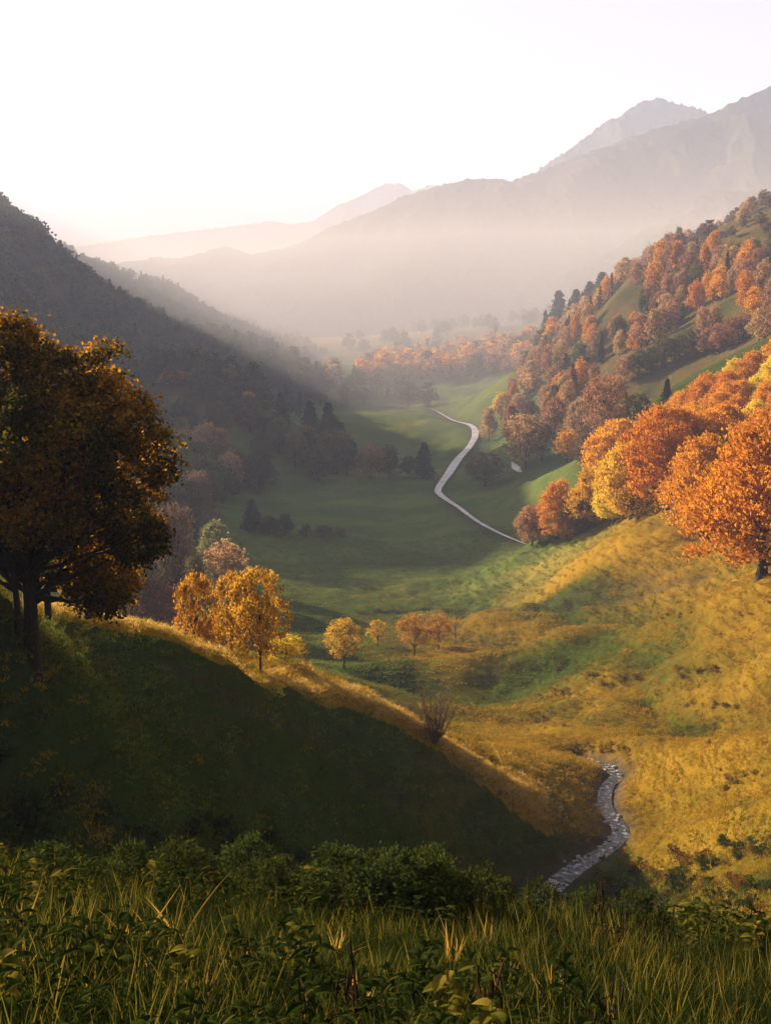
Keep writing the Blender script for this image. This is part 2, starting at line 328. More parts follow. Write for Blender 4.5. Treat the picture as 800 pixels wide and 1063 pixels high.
# ------------------------------------------------------------------ ground sheet
def inpoly(x, y, poly):
    ins = np.zeros(np.shape(x), bool); k = len(poly)
    for i in range(k):
        x0, y0 = poly[i]; x1, y1 = poly[(i + 1) % k]
        if y0 == y1: continue
        ins ^= ((y0 > y) != (y1 > y)) & (x < (x1 - x0) * (y - y0) / (y1 - y0) + x0)
    return ins
PX, PY = project(GX, GY, H)
dry = .25 + .44 * np.clip((GX - 0) / 30 + .5, 0, 1) * np.clip((GY - 52) / 20, 0, 1) * np.clip((300 - GY + GX * .5) / 60, 0, 1)  # dry grass mask, also carries the golden sunlight of the slopes as colour
behind = GY > np.interp(GX, [p[0] for p in CREST], [p[1] for p in CREST])
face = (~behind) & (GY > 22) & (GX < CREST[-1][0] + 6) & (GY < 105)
dry = np.where(face, .16 + .24 * np.clip((GX + 5) / 15, 0, 1), dry)  # shaded flank of the spur darkened through its grass colour
dry = dry + .2 * np.exp(-((GY - 180) / 50) ** 2) * (GX > 5)
dry = dry + .8 * np.exp(-(dc / 15) ** 2) * behind * (GX < 16)  # strip behind the crest made golden, sunlight brightened by colour
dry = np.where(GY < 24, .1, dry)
dry = dry + 1.1 * FUR - .55 * np.exp(-(dh / 13) ** 2)  # greener hollow and furrow bottoms: moist grass, their shade also deepened by colour
dry = dry - .08 * np.clip((GY - 260) / 80, 0, 1) * np.clip((1000 - GY) / 300, 0, 1) + .9 * np.clip((GY - 1500) / 500, 0, 1)  # far terraces paled in colour for the sunlight on them
wood = np.zeros_like(H)
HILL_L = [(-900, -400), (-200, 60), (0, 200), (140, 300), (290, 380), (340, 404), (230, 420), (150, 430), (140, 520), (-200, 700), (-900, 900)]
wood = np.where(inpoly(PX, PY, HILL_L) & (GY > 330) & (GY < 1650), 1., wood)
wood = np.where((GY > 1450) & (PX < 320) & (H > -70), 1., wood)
ROADD = d2; floor_sun = np.clip((GY - 250) / 60, 0, 1) * np.clip((1500 - GY) / 500, 0, 1) * (1 - wood) * np.clip((-58 - H) / 10, 0, 1); band = fbm(GX / 110, GY / 55, 3, 91); dry = dry + .3 * band * np.clip((GY - 200) / 100, 0, 1)  # valley floor lightened and banded in colour to stand for soft sunlight
dry = dry - .22 * np.exp(-((GY - 262) / 40) ** 2) * (GX > 25) * (GX < 110)
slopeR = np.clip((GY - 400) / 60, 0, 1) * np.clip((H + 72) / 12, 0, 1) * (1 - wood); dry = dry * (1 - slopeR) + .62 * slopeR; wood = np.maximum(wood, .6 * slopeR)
soil = np.maximum(.45 * np.exp(-(LD / 1.2) ** 2), 0); soil = np.maximum(soil, 0); soil = np.clip(np.maximum(soil, 1.45 - STREAM_D / 2.0 + fbm(GX / 1.2, GY / 1.2, 2, 51) * .5), 0, 1)
soil = np.maximum(soil, .7 * np.exp(-(ROADD / 4.2) ** 2))
idx = np.arange(NU * NV).reshape(NV, NU)
Fc = np.stack([idx[:-1, :-1], idx[:-1, 1:], idx[1:, 1:], idx[1:, :-1]], -1).reshape(-1, 4)
Fc = Fc[(np.abs(GX.ravel()[Fc]) < 4600).all(1)]
g_ = obj('ground', mesh_np('ground', np.stack([GX, GY, H], -1).reshape(-1, 3), Fc, GROUND, True, attrs={'dry': dry.ravel(), 'soil': soil.ravel(), 'wood': wood.ravel(), 'floor_sun': floor_sun.ravel()}))
tag(g_, kind='structure')

# ------------------------------------------------------------------ mountains
def mountain_mat(name, a, b):
    q = N(name); f = q.noise(.012, 8, q.obj_co(), .65); c = q.ramp(f, [(.35, a), (.65, b)])
    bp = q.n('Bump', ins={'Height': f, 'Strength': 1, 'Distance': 25.0})
    return q.surf(q.n('BsdfDiffuse', ins={'Color': c, 'Normal': bp.outputs[0]}).outputs[0])
M['mtn'] = mountain_mat('forested_mountain', (.022, .03, .024), (.06, .05, .035))
def mountain(pts, y0, depth, seed, rough, zb=-100, cols=900, rows=150):
    crest = np.array([P(a, b, y0) for a, b in pts]); xs = np.linspace(crest[0, 0], crest[-1, 0], cols); cz = np.interp(xs, crest[:, 0], crest[:, 2])
    t = np.linspace(-1, 1, rows)
    X, T = np.meshgrid(xs, t); Y = y0 + T * depth; fall = (1 - np.abs(T) ** 1.25)
    Z = zb + (cz[None] - zb) * fall
    rid = 1 - np.abs(fbm(X / (depth * .32), Y / (depth * .5), 5, seed, .55)) * 2
    edge = np.clip(np.abs(T) * 4, .0, 1) * (1 - np.abs(T) ** 4)
    Z += (rid - .45) * rough * edge * (cz[None] - zb) + fbm(X / 110, Y / 110, 4, seed + 5) * rough * 24 + np.abs(fbm(X / 17, Y / 17, 3, seed + 6)) * y0 * .0042
    i = np.arange(cols * rows).reshape(rows, cols)
    F4 = np.stack([i[:-1, :-1], i[:-1, 1:], i[1:, 1:], i[1:, :-1]], -1).reshape(-1, 4)
    o = obj('mountain', mesh_np('mountain', np.stack([X, Y, Z], -1).reshape(-1, 3), F4, M['mtn'], True)); tag(o, kind='structure')
    return X, Y, Z
MT = []
MT.append(mountain([(60, 300), (130, 274), (165, 268), (190, 270), (215, 262), (236, 256), (262, 266), (285, 262), (310, 255), (345, 238), (385, 222), (415, 207), (447, 198), (480, 189), (505, 187), (530, 190), (560, 180),
               (600, 163), (650, 146), (700, 130), (730, 122), (765, 105), (800, 88), (860, 70), (950, 60), (1100, 95), (1300, 160)], 3000, 1000, 61, .16))
MT.append(mountain([(440, 330), (500, 240), (545, 188), (568, 172), (590, 155), (620, 134), (645, 120), (664, 107), (682, 102), (700, 108), (728, 116), (760, 150), (850, 200), (1000, 260)], 4000, 700, 71, .2))
MT.append(mountain([(-60, 300), (60, 262), (140, 250), (200, 242), (245, 236), (282, 231), (300, 235), (325, 232), (350, 216), (375, 205), (398, 193), (415, 192), (430, 200), (445, 194), (470, 200), (540, 230), (700, 260)], 6200, 1200, 81, .2))
MT.append(mountain([(520, 330), (580, 290), (640, 262), (680, 232), (700, 222), (722, 207), (742, 198), (770, 200), (820, 190), (900, 170), (1050, 190)], 2150, 420, 91, .18))

# ------------------------------------------------------------------ light, sky, air, camera
AZ = R(47); EL = R(17)           # sun: left of the view axis, above the horizon
sv = Vector((-math.sin(AZ) * math.cos(EL), math.cos(AZ) * math.cos(EL), math.sin(EL)))
li = bpy.data.lights.new('sun', 'SUN'); li.energy = 5.0; li.angle = R(.6); li.color = (1, .79, .54)
so = bpy.data.objects.new('sun', li); COL.objects.link(so); so.rotation_euler = sv.to_track_quat('Z', 'Y').to_euler()
wd = bpy.data.worlds.new('World'); scene.world = wd; wd.use_nodes = True; nt = wd.node_tree; nt.nodes.clear()
sky = nt.nodes.new('ShaderNodeTexSky'); sky.sky_type = 'NISHITA'; sky.sun_disc = False; sky.sun_elevation = EL; sky.sun_rotation = -AZ
sky.dust_density = 4.0; sky.air_density = 1.0; sky.ozone_density = 1.0
hs = nt.nodes.new('ShaderNodeHueSaturation'); hs.inputs['Saturation'].default_value = .35; hs.inputs['Value'].default_value = .37; nt.links.new(sky.outputs[0], hs.inputs['Color'])
bg = nt.nodes.new('ShaderNodeBackground'); bg.inputs['Strength'].default_value = .05; nt.links.new(hs.outputs[0], bg.inputs['Color'])
wo = nt.nodes.new('ShaderNodeOutputWorld'); nt.links.new(bg.outputs[0], wo.inputs['Surface'])
cam = bpy.data.cameras.new('camera'); cam.sensor_fit = 'VERTICAL'; cam.sensor_height = 24; cam.lens = 24 * F / 1063; cam.clip_end = 30000; cam.clip_start = .1
cob = bpy.data.objects.new('camera', cam); COL.objects.link(cob); cob.rotation_euler = (math.pi / 2 - PITCH, 0, 0); scene.camera = cob
HZ_DENS = .00020
q = N('haze_air'); vp = q.n('VolumePrincipled', ins={'Color': (.57, .66, .99), 'Density': HZ_DENS, 'Anisotropy': .03}); q.t.links.new(vp.outputs[0], q.out.inputs['Volume'])
x0, x1, y0, y1, z0, z1 = -30000, 30000, -40, 12100, -400, 1150
zmin = min(float(H.min()), min(float(a[2].min()) for a in MT)) - 1; zmax = max(float(H.max()), max(float(a[2].max()) for a in MT)) + 20
xm = 4640
v = [(x, y, z) for z in (zmin, zmax) for y in (-60, 12100) for x in (-xm, xm)]
f = [(0, 2, 3, 1), (4, 5, 7, 6), (0, 1, 5, 4), (2, 6, 7, 3), (0, 4, 6, 2), (1, 3, 7, 5)]
hz = obj('haze', mesh_np('haze', v, f, q.m)); tag(hz, kind='stuff', label='pale bluish morning haze filling the valley', cat='haze')

q = N('mist'); vp = q.n('VolumePrincipled', ins={'Color': (.86, .82, .90), 'Density': .00052, 'Anisotropy': .08}); q.t.links.new(vp.outputs[0], q.out.inputs['Volume'])
v = [(x, y, z) for z in (zmin + .5, 120) for y in (640, 12080) for x in (-xm + 10, xm - 10)]
me = mesh_np('mist', v, f, q.m)
ms = obj('mist', me); tag(ms, kind='stuff', label='low pale mist lying in the far valley', cat='mist')

scene.view_settings.view_transform = 'Standard'; scene.view_settings.look = 'None'; scene.view_settings.gamma = 1
scene.view_settings.exposure = 2.9
cy = scene.cycles; cy.max_bounces = 5; cy.diffuse_bounces = 3; cy.glossy_bounces = 2; cy.transmission_bounces = 4; cy.transparent_max_bounces = 8; cy.volume_bounces = 0
cy.use_denoising = True; cy.sample_clamp_indirect = 4
#TREES
class Proto:
    """crown and trunk mesh of unit-ish tree of height h; far version is one mesh"""
    def __init__(s, h, crown, trunk, mat, tmat, one=False):
        s.h = h; s.one = one
        if one:
            V = np.concatenate([crown[0], trunk[0]]); Fx = np.concatenate([crown[1], trunk[1] + len(crown[0])])
            s.me = mesh_np('tree', V, Fx, [mat, tmat], False, [0] * len(crown[1]) + [1] * len(trunk[1]))
        else:
            s.cm = mesh_np('crown', *crown, mat); s.tm = mesh_np('trunk', *trunk, tmat, True)
def spruce(H_, Rm, whorls, per, seg, seed, leafL, wdt=.28):
    g = np.random.default_rng(seed); P_, D_ = [], []
    for i in range(whorls):
        f = (i + g.uniform(-.3, .3)) / whorls; z = H_ * (.08 + .92 * f); r = Rm * (1 - f) ** .8 * g.uniform(.8, 1.1) + .12
        for j in range(per):
            a = g.uniform(0, 6.283); rr = r * g.uniform(.65, 1.12); t = np.linspace(.1, 1, seg)
            p = np.stack([np.cos(a) * rr * t, np.sin(a) * rr * t, z - rr * .38 * t ** 1.3 + .1 * rr * t], 1); P_.append(p + g.normal(0, .05 * Rm, p.shape))
            D_.append(np.tile([math.cos(a), math.sin(a), -.25], (seg, 1)))
    p = np.concatenate(P_); V, Fx = leaves(p, np.concatenate(D_), leafL, wdt, g)
    TV, TF = tubes([([(0, 0, -.5), (0, 0, H_ * .5), (0, 0, H_ * .99)], [H_ * .02, H_ * .012, .02])], 6)
    return (V, Fx), (TV, TF)
def bare(H_, seed, n1=16, n2=9, spread=.45, r0=.02, rise=.6):
    g = np.random.default_rng(seed); paths = []; tw = []
    top = np.array([0, 0, H_ * .9]); paths.append(limb((0, 0, -.3), top, H_ * r0, H_ * .004, g, 7, 0))
    for i in range(n1):
        f = .15 + .75 * (i + g.random()) / n1; a0 = np.array([0, 0, H_ * .9 * f]); a = i * 2.4 + g.normal(0, .4); L = H_ * (.55 - .35 * f)
        e = a0 + L * unit(np.array([math.cos(a) * spread * 2, math.sin(a) * spread * 2, rise + .5 * f])); b = limb(a0, e, H_ * r0 * .45 * (1 - .6 * f), H_ * .003, g, 5, .05); paths.append(b)
        for j in range(n2):
            q0 = b[0][1 + j % 4]; d_ = unit(g.normal(0, .5, 3) + (e - a0) / L + np.array([0, 0, .3])); tw.append(limb(q0, q0 + d_ * L * g.uniform(.2, .5), H_ * .0035, H_ * .0018, g, 3, .02))
    return tubes(tw, 3), tubes(paths, 5)
def mk(shape_args, mat, one, tmat=None):
    c_, t_ = tree_meshes(**shape_args); return Proto(shape_args['H_'], c_, t_, mat, tmat or M['bark'], one)
LO = [mk(dict(H_=14, Wd=11.5, seed=100 + i, nclump=95, per=10, leaf=1.25, nl=9, trunk_f=.12, limbs=3, wd=.42, sig=.75, shape=['round', 'dome', 'cone'][i % 3]), M['rust'], True) for i in range(4)]
MD = [mk(dict(H_=15, Wd=12, seed=200 + i, nclump=330, per=16, leaf=.62, nl=13, trunk_f=.12, limbs=14, wd=.38, sig=.5, shape=['round', 'dome', 'cone'][i % 3]), M['rust'], False) for i in range(4)]
BE = [mk(dict(H_=17, Wd=14, seed=300 + i, nclump=900, per=26, leaf=.5, nl=16, trunk_f=.08, limbs=24, wd=.26, sig=.42, axis_up=1.1, out=.8, shape=['dome', 'round'][i % 2]), M['orange'], False) for i in range(3)]
GO = [mk(dict(H_=9, Wd=8, seed=400 + i, nclump=420, per=22, leaf=.26, nl=11, trunk_f=.24, limbs=20, wd=.34, sig=.24, shape='round'), M['gold'], False) for i in range(4)]
SPL = [Proto(16, *spruce(16, 3.4, 16, 9, 4, 500 + i, 1.3), M['dark'], M['bark'], True) for i in range(2)]
SPH = [Proto(16, *spruce(16, 3.9, 34, 16, 6, 510 + i, .75), M['dark'], M['bark'], False) for i in range(3)]
BA = [Proto(10, *bare(10, 600 + i), M['twig'], M['twig'], False) for i in range(2)]
PLUME = [mk(dict(H_=20, Wd=9, seed=700 + i, nclump=420, per=16, leaf=.6, nl=12, trunk_f=.1, limbs=22, wd=.12, sig=.5, axis_up=1.6, out=.7, shape='cone'), M['brown'], False) for i in range(2)]
KIND = {'lo': LO, 'md': MD, 'beech': BE, 'gold': GO, 'sprucelo': SPL, 'spruce': SPH, 'bare': BA, 'plume': PLUME}
def setmat(o, mat, slot=0):
    if mat is None: return
    o.material_slots[slot].link = 'OBJECT'; o.material_slots[slot].material = mat
def plant(kind, x, y, height, mat=None, label=None, group=None, cat='tree', name='broadleaf_tree', wide=1.0, vi=None, rz=None, sink=0, crown_name='crown', trunk_name='trunk'):
    pr = KIND[kind]; pr = pr[vi if vi is not None else int(rng.integers(len(pr)))]
    z = float(hgt(x, y)) - sink; k = height / pr.h; rz = float(rng.uniform(0, 6.28)) if rz is None else rz
    if pr.one:
        o = obj(name, pr.me); setmat(o, mat)
    else:
        o = bpy.data.objects.new(name, None); COL.objects.link(o); o.empty_display_size = .5
        t = obj(trunk_name, pr.tm, o); c = obj(crown_name, pr.cm, o); setmat(c, mat)
    o.location = (x, y, z); o.rotation_euler = (0, 0, rz); o.scale = (k * wide, k * wide, k)
    tag(o, label, cat, group); return o
def plant_px(kind, px, py, hpx, mat=None, label=None, ymin=20, wpx=None, **kw):
    x, y, z = hit(px, py, ymin); d = y * CT - z * ST; hh = hpx * d / F
    if wpx: kw['wide'] = (wpx * d / F) / {'md': 12 * hh / 15, 'beech': 14 * hh / 17, 'gold': 8 * hh / 9, 'plume': 9 * hh / 20}.get(kind, hh)
    return plant(kind, x, y, hh, mat, label, **kw)
def scatter(poly, ylo, yhi, spacing, g, xlim=(-1500, 1500)):
    ys = []; y = ylo
    gx, gy = np.meshgrid(np.arange(xlim[0], xlim[1], spacing), np.arange(ylo, yhi, spacing)); gx = gx.ravel() + g.uniform(-.45, .45, gx.size) * spacing; gy = gy.ravel() + g.uniform(-.45, .45, gy.size) * spacing
    z = hgt(gx, gy); a, b = project(gx, gy, z); ok = inpoly(a, b, poly); return gx[ok], gy[ok], z[ok]
def cloud(name, protos, x, y, z, scl, idx, rz, label, cat, tilt=None):
    """points that carry instances of the proto meshes (one object)"""
    k = len(x); me = bpy.data.meshes.new(name); me.vertices.add(k); me.vertices.foreach_set('co', np.stack([x, y, z], 1).astype(np.float32).ravel())
    a = me.attributes.new('rot', 'FLOAT_VECTOR', 'POINT'); rv = np.stack([tilt[:, 0] if tilt is not None else np.zeros(k), tilt[:, 1] if tilt is not None else np.zeros(k), rz], 1); a.data.foreach_set('vector', rv.astype(np.float32).ravel())
    a = me.attributes.new('scl', 'FLOAT', 'POINT'); a.data.foreach_set('value', np.asarray(scl, np.float32))
    a = me.attributes.new('idx', 'INT', 'POINT'); a.data.foreach_set('value', np.asarray(idx, np.int32))
    o = obj(name, me); cc = bpy.data.collections.new(name + '_kinds')
    for i, p_ in enumerate(protos):
        me_, mt_ = p_ if isinstance(p_, tuple) else (p_, None)
        b = bpy.data.objects.new('%s_%02d' % (name, i), me_); cc.objects.link(b)
        if mt_: setmat(b, mt_)
    ng = bpy.data.node_groups.new(name, 'GeometryNodeTree'); ng.interface.new_socket('Geometry', in_out='INPUT', socket_type='NodeSocketGeometry'); ng.interface.new_socket('Geometry', in_out='OUTPUT', socket_type='NodeSocketGeometry')
    nn = ng.nodes; gi = nn.new('NodeGroupInput'); go = nn.new('NodeGroupOutput'); ip = nn.new('GeometryNodeInstanceOnPoints'); ci = nn.new('GeometryNodeCollectionInfo')
    ci.inputs['Collection'].default_value = cc; ci.inputs['Separate Children'].default_value = True; ci.inputs['Reset Children'].default_value = True
    def at(nm, t):
        q_ = nn.new('GeometryNodeInputNamedAttribute'); q_.data_type = t; q_.inputs['Name'].default_value = nm; return q_.outputs['Attribute']
    l = ng.links.new; l(gi.outputs[0], ip.inputs['Points']); l(ci.outputs[0], ip.inputs['Instance']); ip.inputs['Pick Instance'].default_value = True
    l(at('idx', 'INT'), ip.inputs['Instance Index']); l(at('rot', 'FLOAT_VECTOR'), ip.inputs['Rotation']); l(at('scl', 'FLOAT'), ip.inputs['Scale']); l(ip.outputs[0], go.inputs[0])
    md = o.modifiers.new('scatter', 'NODES'); md.node_group = ng
    return tag(o, label, cat, kind='stuff')
def forest(poly, ylo, yhi, spacing, seed, choose, group, hr, maxn=300, xlim=(-1500, 1500), cat='tree', rest=None, vis=True, wr=(.85, 1.2), gaps=None):
    """choose(px,py,y,g)->(kind, mat, name, label)"""
    g = np.random.default_rng(seed); x, y, z = scatter(poly, ylo, yhi, spacing, g, xlim)
    if gaps is not None:
        a, b = project(x, y, z); k = ~(inpoly(a, b, gaps[0]) | inpoly(a, b, gaps[1])) & (fbm(x / 45, y / 45, 2, 66) > -.33); x, y, z = x[k], y[k], z[k]
    hh = g.uniform(hr[0], hr[1], len(x))
    if vis:
        k = visible(x, y, z + hh * .85, .5); x, y, z, hh = x[k], y[k], z[k], hh[k]
    a, b = project(x, y, z); o_ = np.argsort(-(hh / y) + 1e3 * ((a < -15) | (a > 815))); n_ = 0; left = []
    for i in o_:
        if (a[i] < -15 or a[i] > 815) and rest: left.append(i); continue
        if n_ >= maxn:
            left.append(i); continue
        kd, mt, nm, lb = choose(a[i], b[i], y[i], g); plant(kd, float(x[i]), float(y[i]), float(hh[i]), mt, lb, group, cat, nm, wide=float(g.uniform(wr[0], wr[1]))); n_ += 1
    if rest and left:
        left = np.array(left); pm = [(LO[i % 4].me, m_) for i, m_ in enumerate(rest[2])] + [(SPL[0].me, M['dark'])]
        cloud(rest[0], pm, x[left], y[left], z[left] - .3, hh[left] / 14 * g.uniform(.7, 1.15, len(left)), g.integers(0, len(pm), len(left)), g.uniform(0, 6.28, len(left)), rest[1], 'woodland')
    print('forest', group, n_, 'rest', len(left), flush=True)
def wch(*opts):
    """weighted choice"""
    w_ = np.array([o[0] for o in opts], float); w_ /= w_.sum()
    return lambda g: opts[int(g.choice(len(opts), p=w_))][1:]

# --- left hill wood
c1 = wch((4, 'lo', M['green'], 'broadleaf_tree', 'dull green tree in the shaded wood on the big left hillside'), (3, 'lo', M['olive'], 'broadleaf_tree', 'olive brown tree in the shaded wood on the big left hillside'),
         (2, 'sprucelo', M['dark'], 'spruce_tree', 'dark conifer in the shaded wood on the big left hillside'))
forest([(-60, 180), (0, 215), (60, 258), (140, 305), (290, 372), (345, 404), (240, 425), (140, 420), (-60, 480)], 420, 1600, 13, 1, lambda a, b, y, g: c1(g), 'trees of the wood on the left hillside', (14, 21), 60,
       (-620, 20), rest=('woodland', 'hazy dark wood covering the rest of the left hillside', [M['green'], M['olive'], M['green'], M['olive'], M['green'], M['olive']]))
# --- knoll in the middle left
c2 = wch((2.5, 'md', M['green'], 'broadleaf_tree', 'dark green round tree on the wooded knoll left of the valley meadow'), (4, 'md', M['olive'], 'broadleaf_tree', 'olive brown round tree on the wooded knoll left of the valley meadow'),
         (1.3, 'md', M['rust'], 'broadleaf_tree', 'russet tree on the wooded knoll left of the valley meadow'), (1.5, 'md', M['pale'], 'broadleaf_tree', 'pale yellow green tree on the wooded knoll left of the valley meadow'))
forest([(120, 405), (200, 412), (250, 420), (300, 440), (345, 462), (372, 492), (330, 500), (250, 520), (215, 530), (120, 560), (60, 560), (60, 420)], 380, 660, 11.0, 2, lambda a, b, y, g: c2(g), 'trees of the wooded knoll', (14, 19), 90, (-320, 30))
# --- hillside on the right
cA0 = wch((6, 'md', M['rust'], 'beech_tree', 'pinkish orange autumn tree in the wood on the right hillside'), (2, 'md', M['orange'], 'beech_tree', 'bright orange tree in the wood on the right hillside'),
         (1.3, 'md', M['olive'], 'broadleaf_tree', 'olive tree in the wood on the right hillside'), (1, 'spruce', M['dark'], 'spruce_tree', 'dark conifer among the orange trees of the right hillside'))
SLOPE = [(520, 420), (545, 385), (575, 345), (640, 300), (700, 262), (760, 262), (830, 250), (830, 335), (740, 352), (690, 375), (640, 400), (600, 425), (560, 440), (535, 440)]
def cA(a, b, y, g):
    if 562 < a < 652 and y > 740 and g.random() < .75: return ('spruce', M['dark'], 'spruce_tree', 'dark conifer of the group on the right skyline')
    return cA0(g)
forest(SLOPE, 430, 960, 10.5, 3, cA, 'trees of the orange wood on the right hillside', (12, 20), 170, (20, 500), wr=(.55, .95), gaps=([(540, 424), (600, 388), (650, 372), (640, 392), (600, 408), (556, 436)], [(690, 290), (760, 262), (830, 240), (830, 262), (760, 276)]), rest=('hillside_woodland', 'more orange autumn trees filling the far part of the right hillside', [M['rust'], M['rust'], M['orange'], M['rust'], M['olive'], M['rust']]))
cB = wch((5, 'lo', M['brown'], 'broadleaf_tree', 'thin brown tree on the high slope at the right edge'), (2, 'lo', M['rust'], 'broadleaf_tree', 'russet tree on the high slope at the right edge'))
forest([(690, 262), (740, 232), (800, 205), (840, 190), (840, 262), (760, 262)], 600, 1000, 17, 4, lambda a, b, y, g: cB(g), 'thin trees on the high right slope', (7, 12), 40, (150, 500))
# --- hedgerow above the clearing
cH = wch((3, 'md', M['olive'], 'broadleaf_tree', 'olive tree of the row above the green clearing on the right'), (2, 'md', M['rust'], 'broadleaf_tree', 'russet tree of the row above the green clearing on the right'))
for i, px in enumerate(np.linspace(648, 815, 13)):
    kd, mt, nm, lb = cH(rng); plant_px(kd, float(px), float(398 - (px - 648) * .34 + rng.uniform(-4, 4)), float(rng.uniform(24, 34)), mt, lb, group='trees of the row above the clearing', name=nm)
# --- base of the hillside by the stream
for i, (px, py, h, w, mt, lb) in enumerate([(507, 458, 38, 26, 'rust', 'small pinkish tree beside the bend of the far stream'), (530, 462, 46, 30, 'rust', 'pink orange tree right behind the bend of the far stream'), (545, 486, 56, 50, 'rust', 'broad russet tree above the white patch of water'),
        (520, 436, 30, 30, 'yellow', 'yellowish tree at the top of the valley wood edge'), (562, 478, 40, 30, 'olive', 'olive tree right of the broad russet one'), (575, 455, 44, 30, 'rust', 'rust tree behind the wood edge above the valley'),
        (600, 462, 50, 36, 'rust', 'russet tree left of the tall open crowned one'), (588, 480, 34, 30, 'orange', 'low orange tree at the lower wood edge'), (608, 486, 36, 34, 'brown', 'brown bushy tree at the lower wood edge'),
        (660, 452, 46, 40, 'pale', 'pale greenish tree left of the small dark conifer'), (550, 446, 30, 20, 'brown', 'slim brown tree on the valley wood edge'), (503, 505, 36, 44, 'pale', 'round pale green tree standing alone by the far road')]):
    plant_px('md', px, py, h, M[mt], lb, wpx=w, name='beech_tree' if mt in ('rust', 'orange') else 'broadleaf_tree')
plant_px('gold', 627, 478, 88, M['rust'], 'tall open crowned brown tree standing out on the right wood edge', wpx=52, name='broadleaf_tree')
plant_px('spruce', 690, 440, 46, None, 'small dark conifer beside the top of the orange grove', name='spruce_tree')
SKY_CONIFERS = [(580, 301, 900, 36, 'leftmost tall dark conifer on the right skyline'), (566, 322, 900, 16, 'small dark conifer at the left foot of the skyline group'), (612, 292, 850, 28, 'left one of the close pair of tall conifers on the right skyline'), (625, 282, 850, 34, 'tallest dark conifer on the right skyline'), (637, 286, 850, 28, 'conifer just right of the tallest one on the skyline'), (598, 300, 860, 28, 'conifer between the leftmost one and the close pair on the skyline')]
# --- orange grove on the right
for px, py, h, w, mt, lb in [(790, 600, 160, 180, 'orange', 'largest orange tree with foliage to the ground at the right edge'), (728, 558, 112, 104, 'orange', 'orange tree overlapping the left side of the largest one'),
        (655, 538, 92, 84, 'yellow', 'golden yellow tree in front of the orange grove'), (612, 548, 62, 56, 'yellow', 'small yellow tree at the lower left tip of the grove'), (578, 560, 62, 50, 'orange', 'red orange bushy tree at the tip of the grove'),
        (552, 567, 44, 38, 'rust', 'dark russet bush at the far lower left of the grove'), (597, 556, 48, 40, 'pale', 'yellow green bush between the red orange and yellow trees'), (636, 545, 56, 46, 'yellow', 'yellow tree just left of the golden one'),
        (690, 530, 110, 100, 'orange', 'orange tree right of the golden yellow one'), (640, 508, 76, 80, 'orange', 'orange tree rising behind the golden yellow one'), (745, 515, 100, 110, 'orange', 'big orange tree in the middle of the grove'),
        (800, 520, 100, 120, 'orange', 'big orange tree above the largest one at the right edge')]:
    plant_px('beech', px, py, h, M[mt], lb, wpx=w, name='beech_tree')
cG = wch((8, 'beech', M['orange'], 'beech_tree', 'bright orange tree inside the dense grove on the right'), (1, 'beech', M['yellow'], 'beech_tree', 'yellow tree inside the dense grove on the right'))
forest([(640, 500), (665, 478), (700, 452), (740, 425), (800, 396), (850, 380), (860, 500), (800, 500), (740, 505), (690, 515)], 190, 430, 9.5, 5, lambda a, b, y, g: cG(g), 'trees inside the orange grove', (13, 16), 60, (40, 240))
# --- valley trees
for px, py, h, w, mt, lb in [(385, 497, 36, 34, 'rust', 'brown round tree left of the pair of meadow trees'), (404, 498, 38, 34, 'olive', 'olive tree between the brown tree and the lone conifer'), (425, 496, 22, 22, 'green', 'small green tree beside the lone conifer'),
        (350, 492, 34, 36, 'olive', 'olive tree at the right foot of the knoll')]:
    plant_px('md', px, py, h, M[mt], lb, wpx=w, name='broadleaf_tree')
plant_px('spruce', 440, 497, 38, None, 'lone dark conifer in the valley meadow left of the road', wide=1.5, name='spruce_tree', vi=0)
plant_px('spruce', 322, 460, 44, None, 'left one of the two tall conifers at the knoll edge', wide=1.5, name='spruce_tree', vi=1)
plant_px('spruce', 341, 462, 44, None, 'right one of the two tall conifers at the knoll edge', wide=1.5, name='spruce_tree', vi=2)
plant_px('spruce', 292, 442, 34, None, 'small conifer on the knoll left of the two tall ones', wide=1.5, name='spruce_tree', vi=0)
plant_px('spruce', 262, 552, 34, None, 'dark pine with a ragged crown at the left end of the meadow bushes', wide=1.7, name='spruce_tree', vi=1)
for px, py, h, w, mt, lb in [(280, 555, 20, 24, 'green', 'dark bush just right of the ragged pine'), (296, 556, 24, 28, 'green', 'largest dark bush in the meadow hedge'), (318, 557, 14, 18, 'olive', 'low olive bush in the middle of the meadow hedge'),
        (336, 557, 11, 20, 'olive', 'small bush near the right end of the meadow hedge'), (352, 556, 9, 18, 'pale', 'lowest bush at the right end of the meadow hedge')]:
    plant_px('md', px, py, h, M[mt], lb, wpx=w, cat='bush', name='bush')
cV = wch((4, 'lo', M['rust'], 'broadleaf_tree', 'hazy russet tree in the belt across the far valley'), (2, 'lo', M['orange'], 'broadleaf_tree', 'hazy orange tree in the belt across the far valley'), (1, 'lo', M['green'], 'broadleaf_tree', 'hazy dark tree in the belt across the far valley'))
forest([(375, 388), (400, 378), (440, 366), (500, 362), (560, 362), (566, 385), (520, 392), (450, 398), (400, 400), (330, 408), (340, 396)], 950, 1600, 17, 6, lambda a, b, y, g: cV(g), 'trees of the belt across the far valley', (16, 25), 70, (-250, 300), rest=('far_woodland', 'hazy russet woodland of the belt across the far valley', [M['rust'], M['orange'], M['rust'], M['green'], M['rust'], M['rust']]))
cW = wch((3, 'lo', M['green'], 'broadleaf_tree', 'hazy grey green tree on the valley floor left of the far stream'), (1, 'sprucelo', M['dark'], 'spruce_tree', 'hazy conifer on the valley floor left of the far stream'))
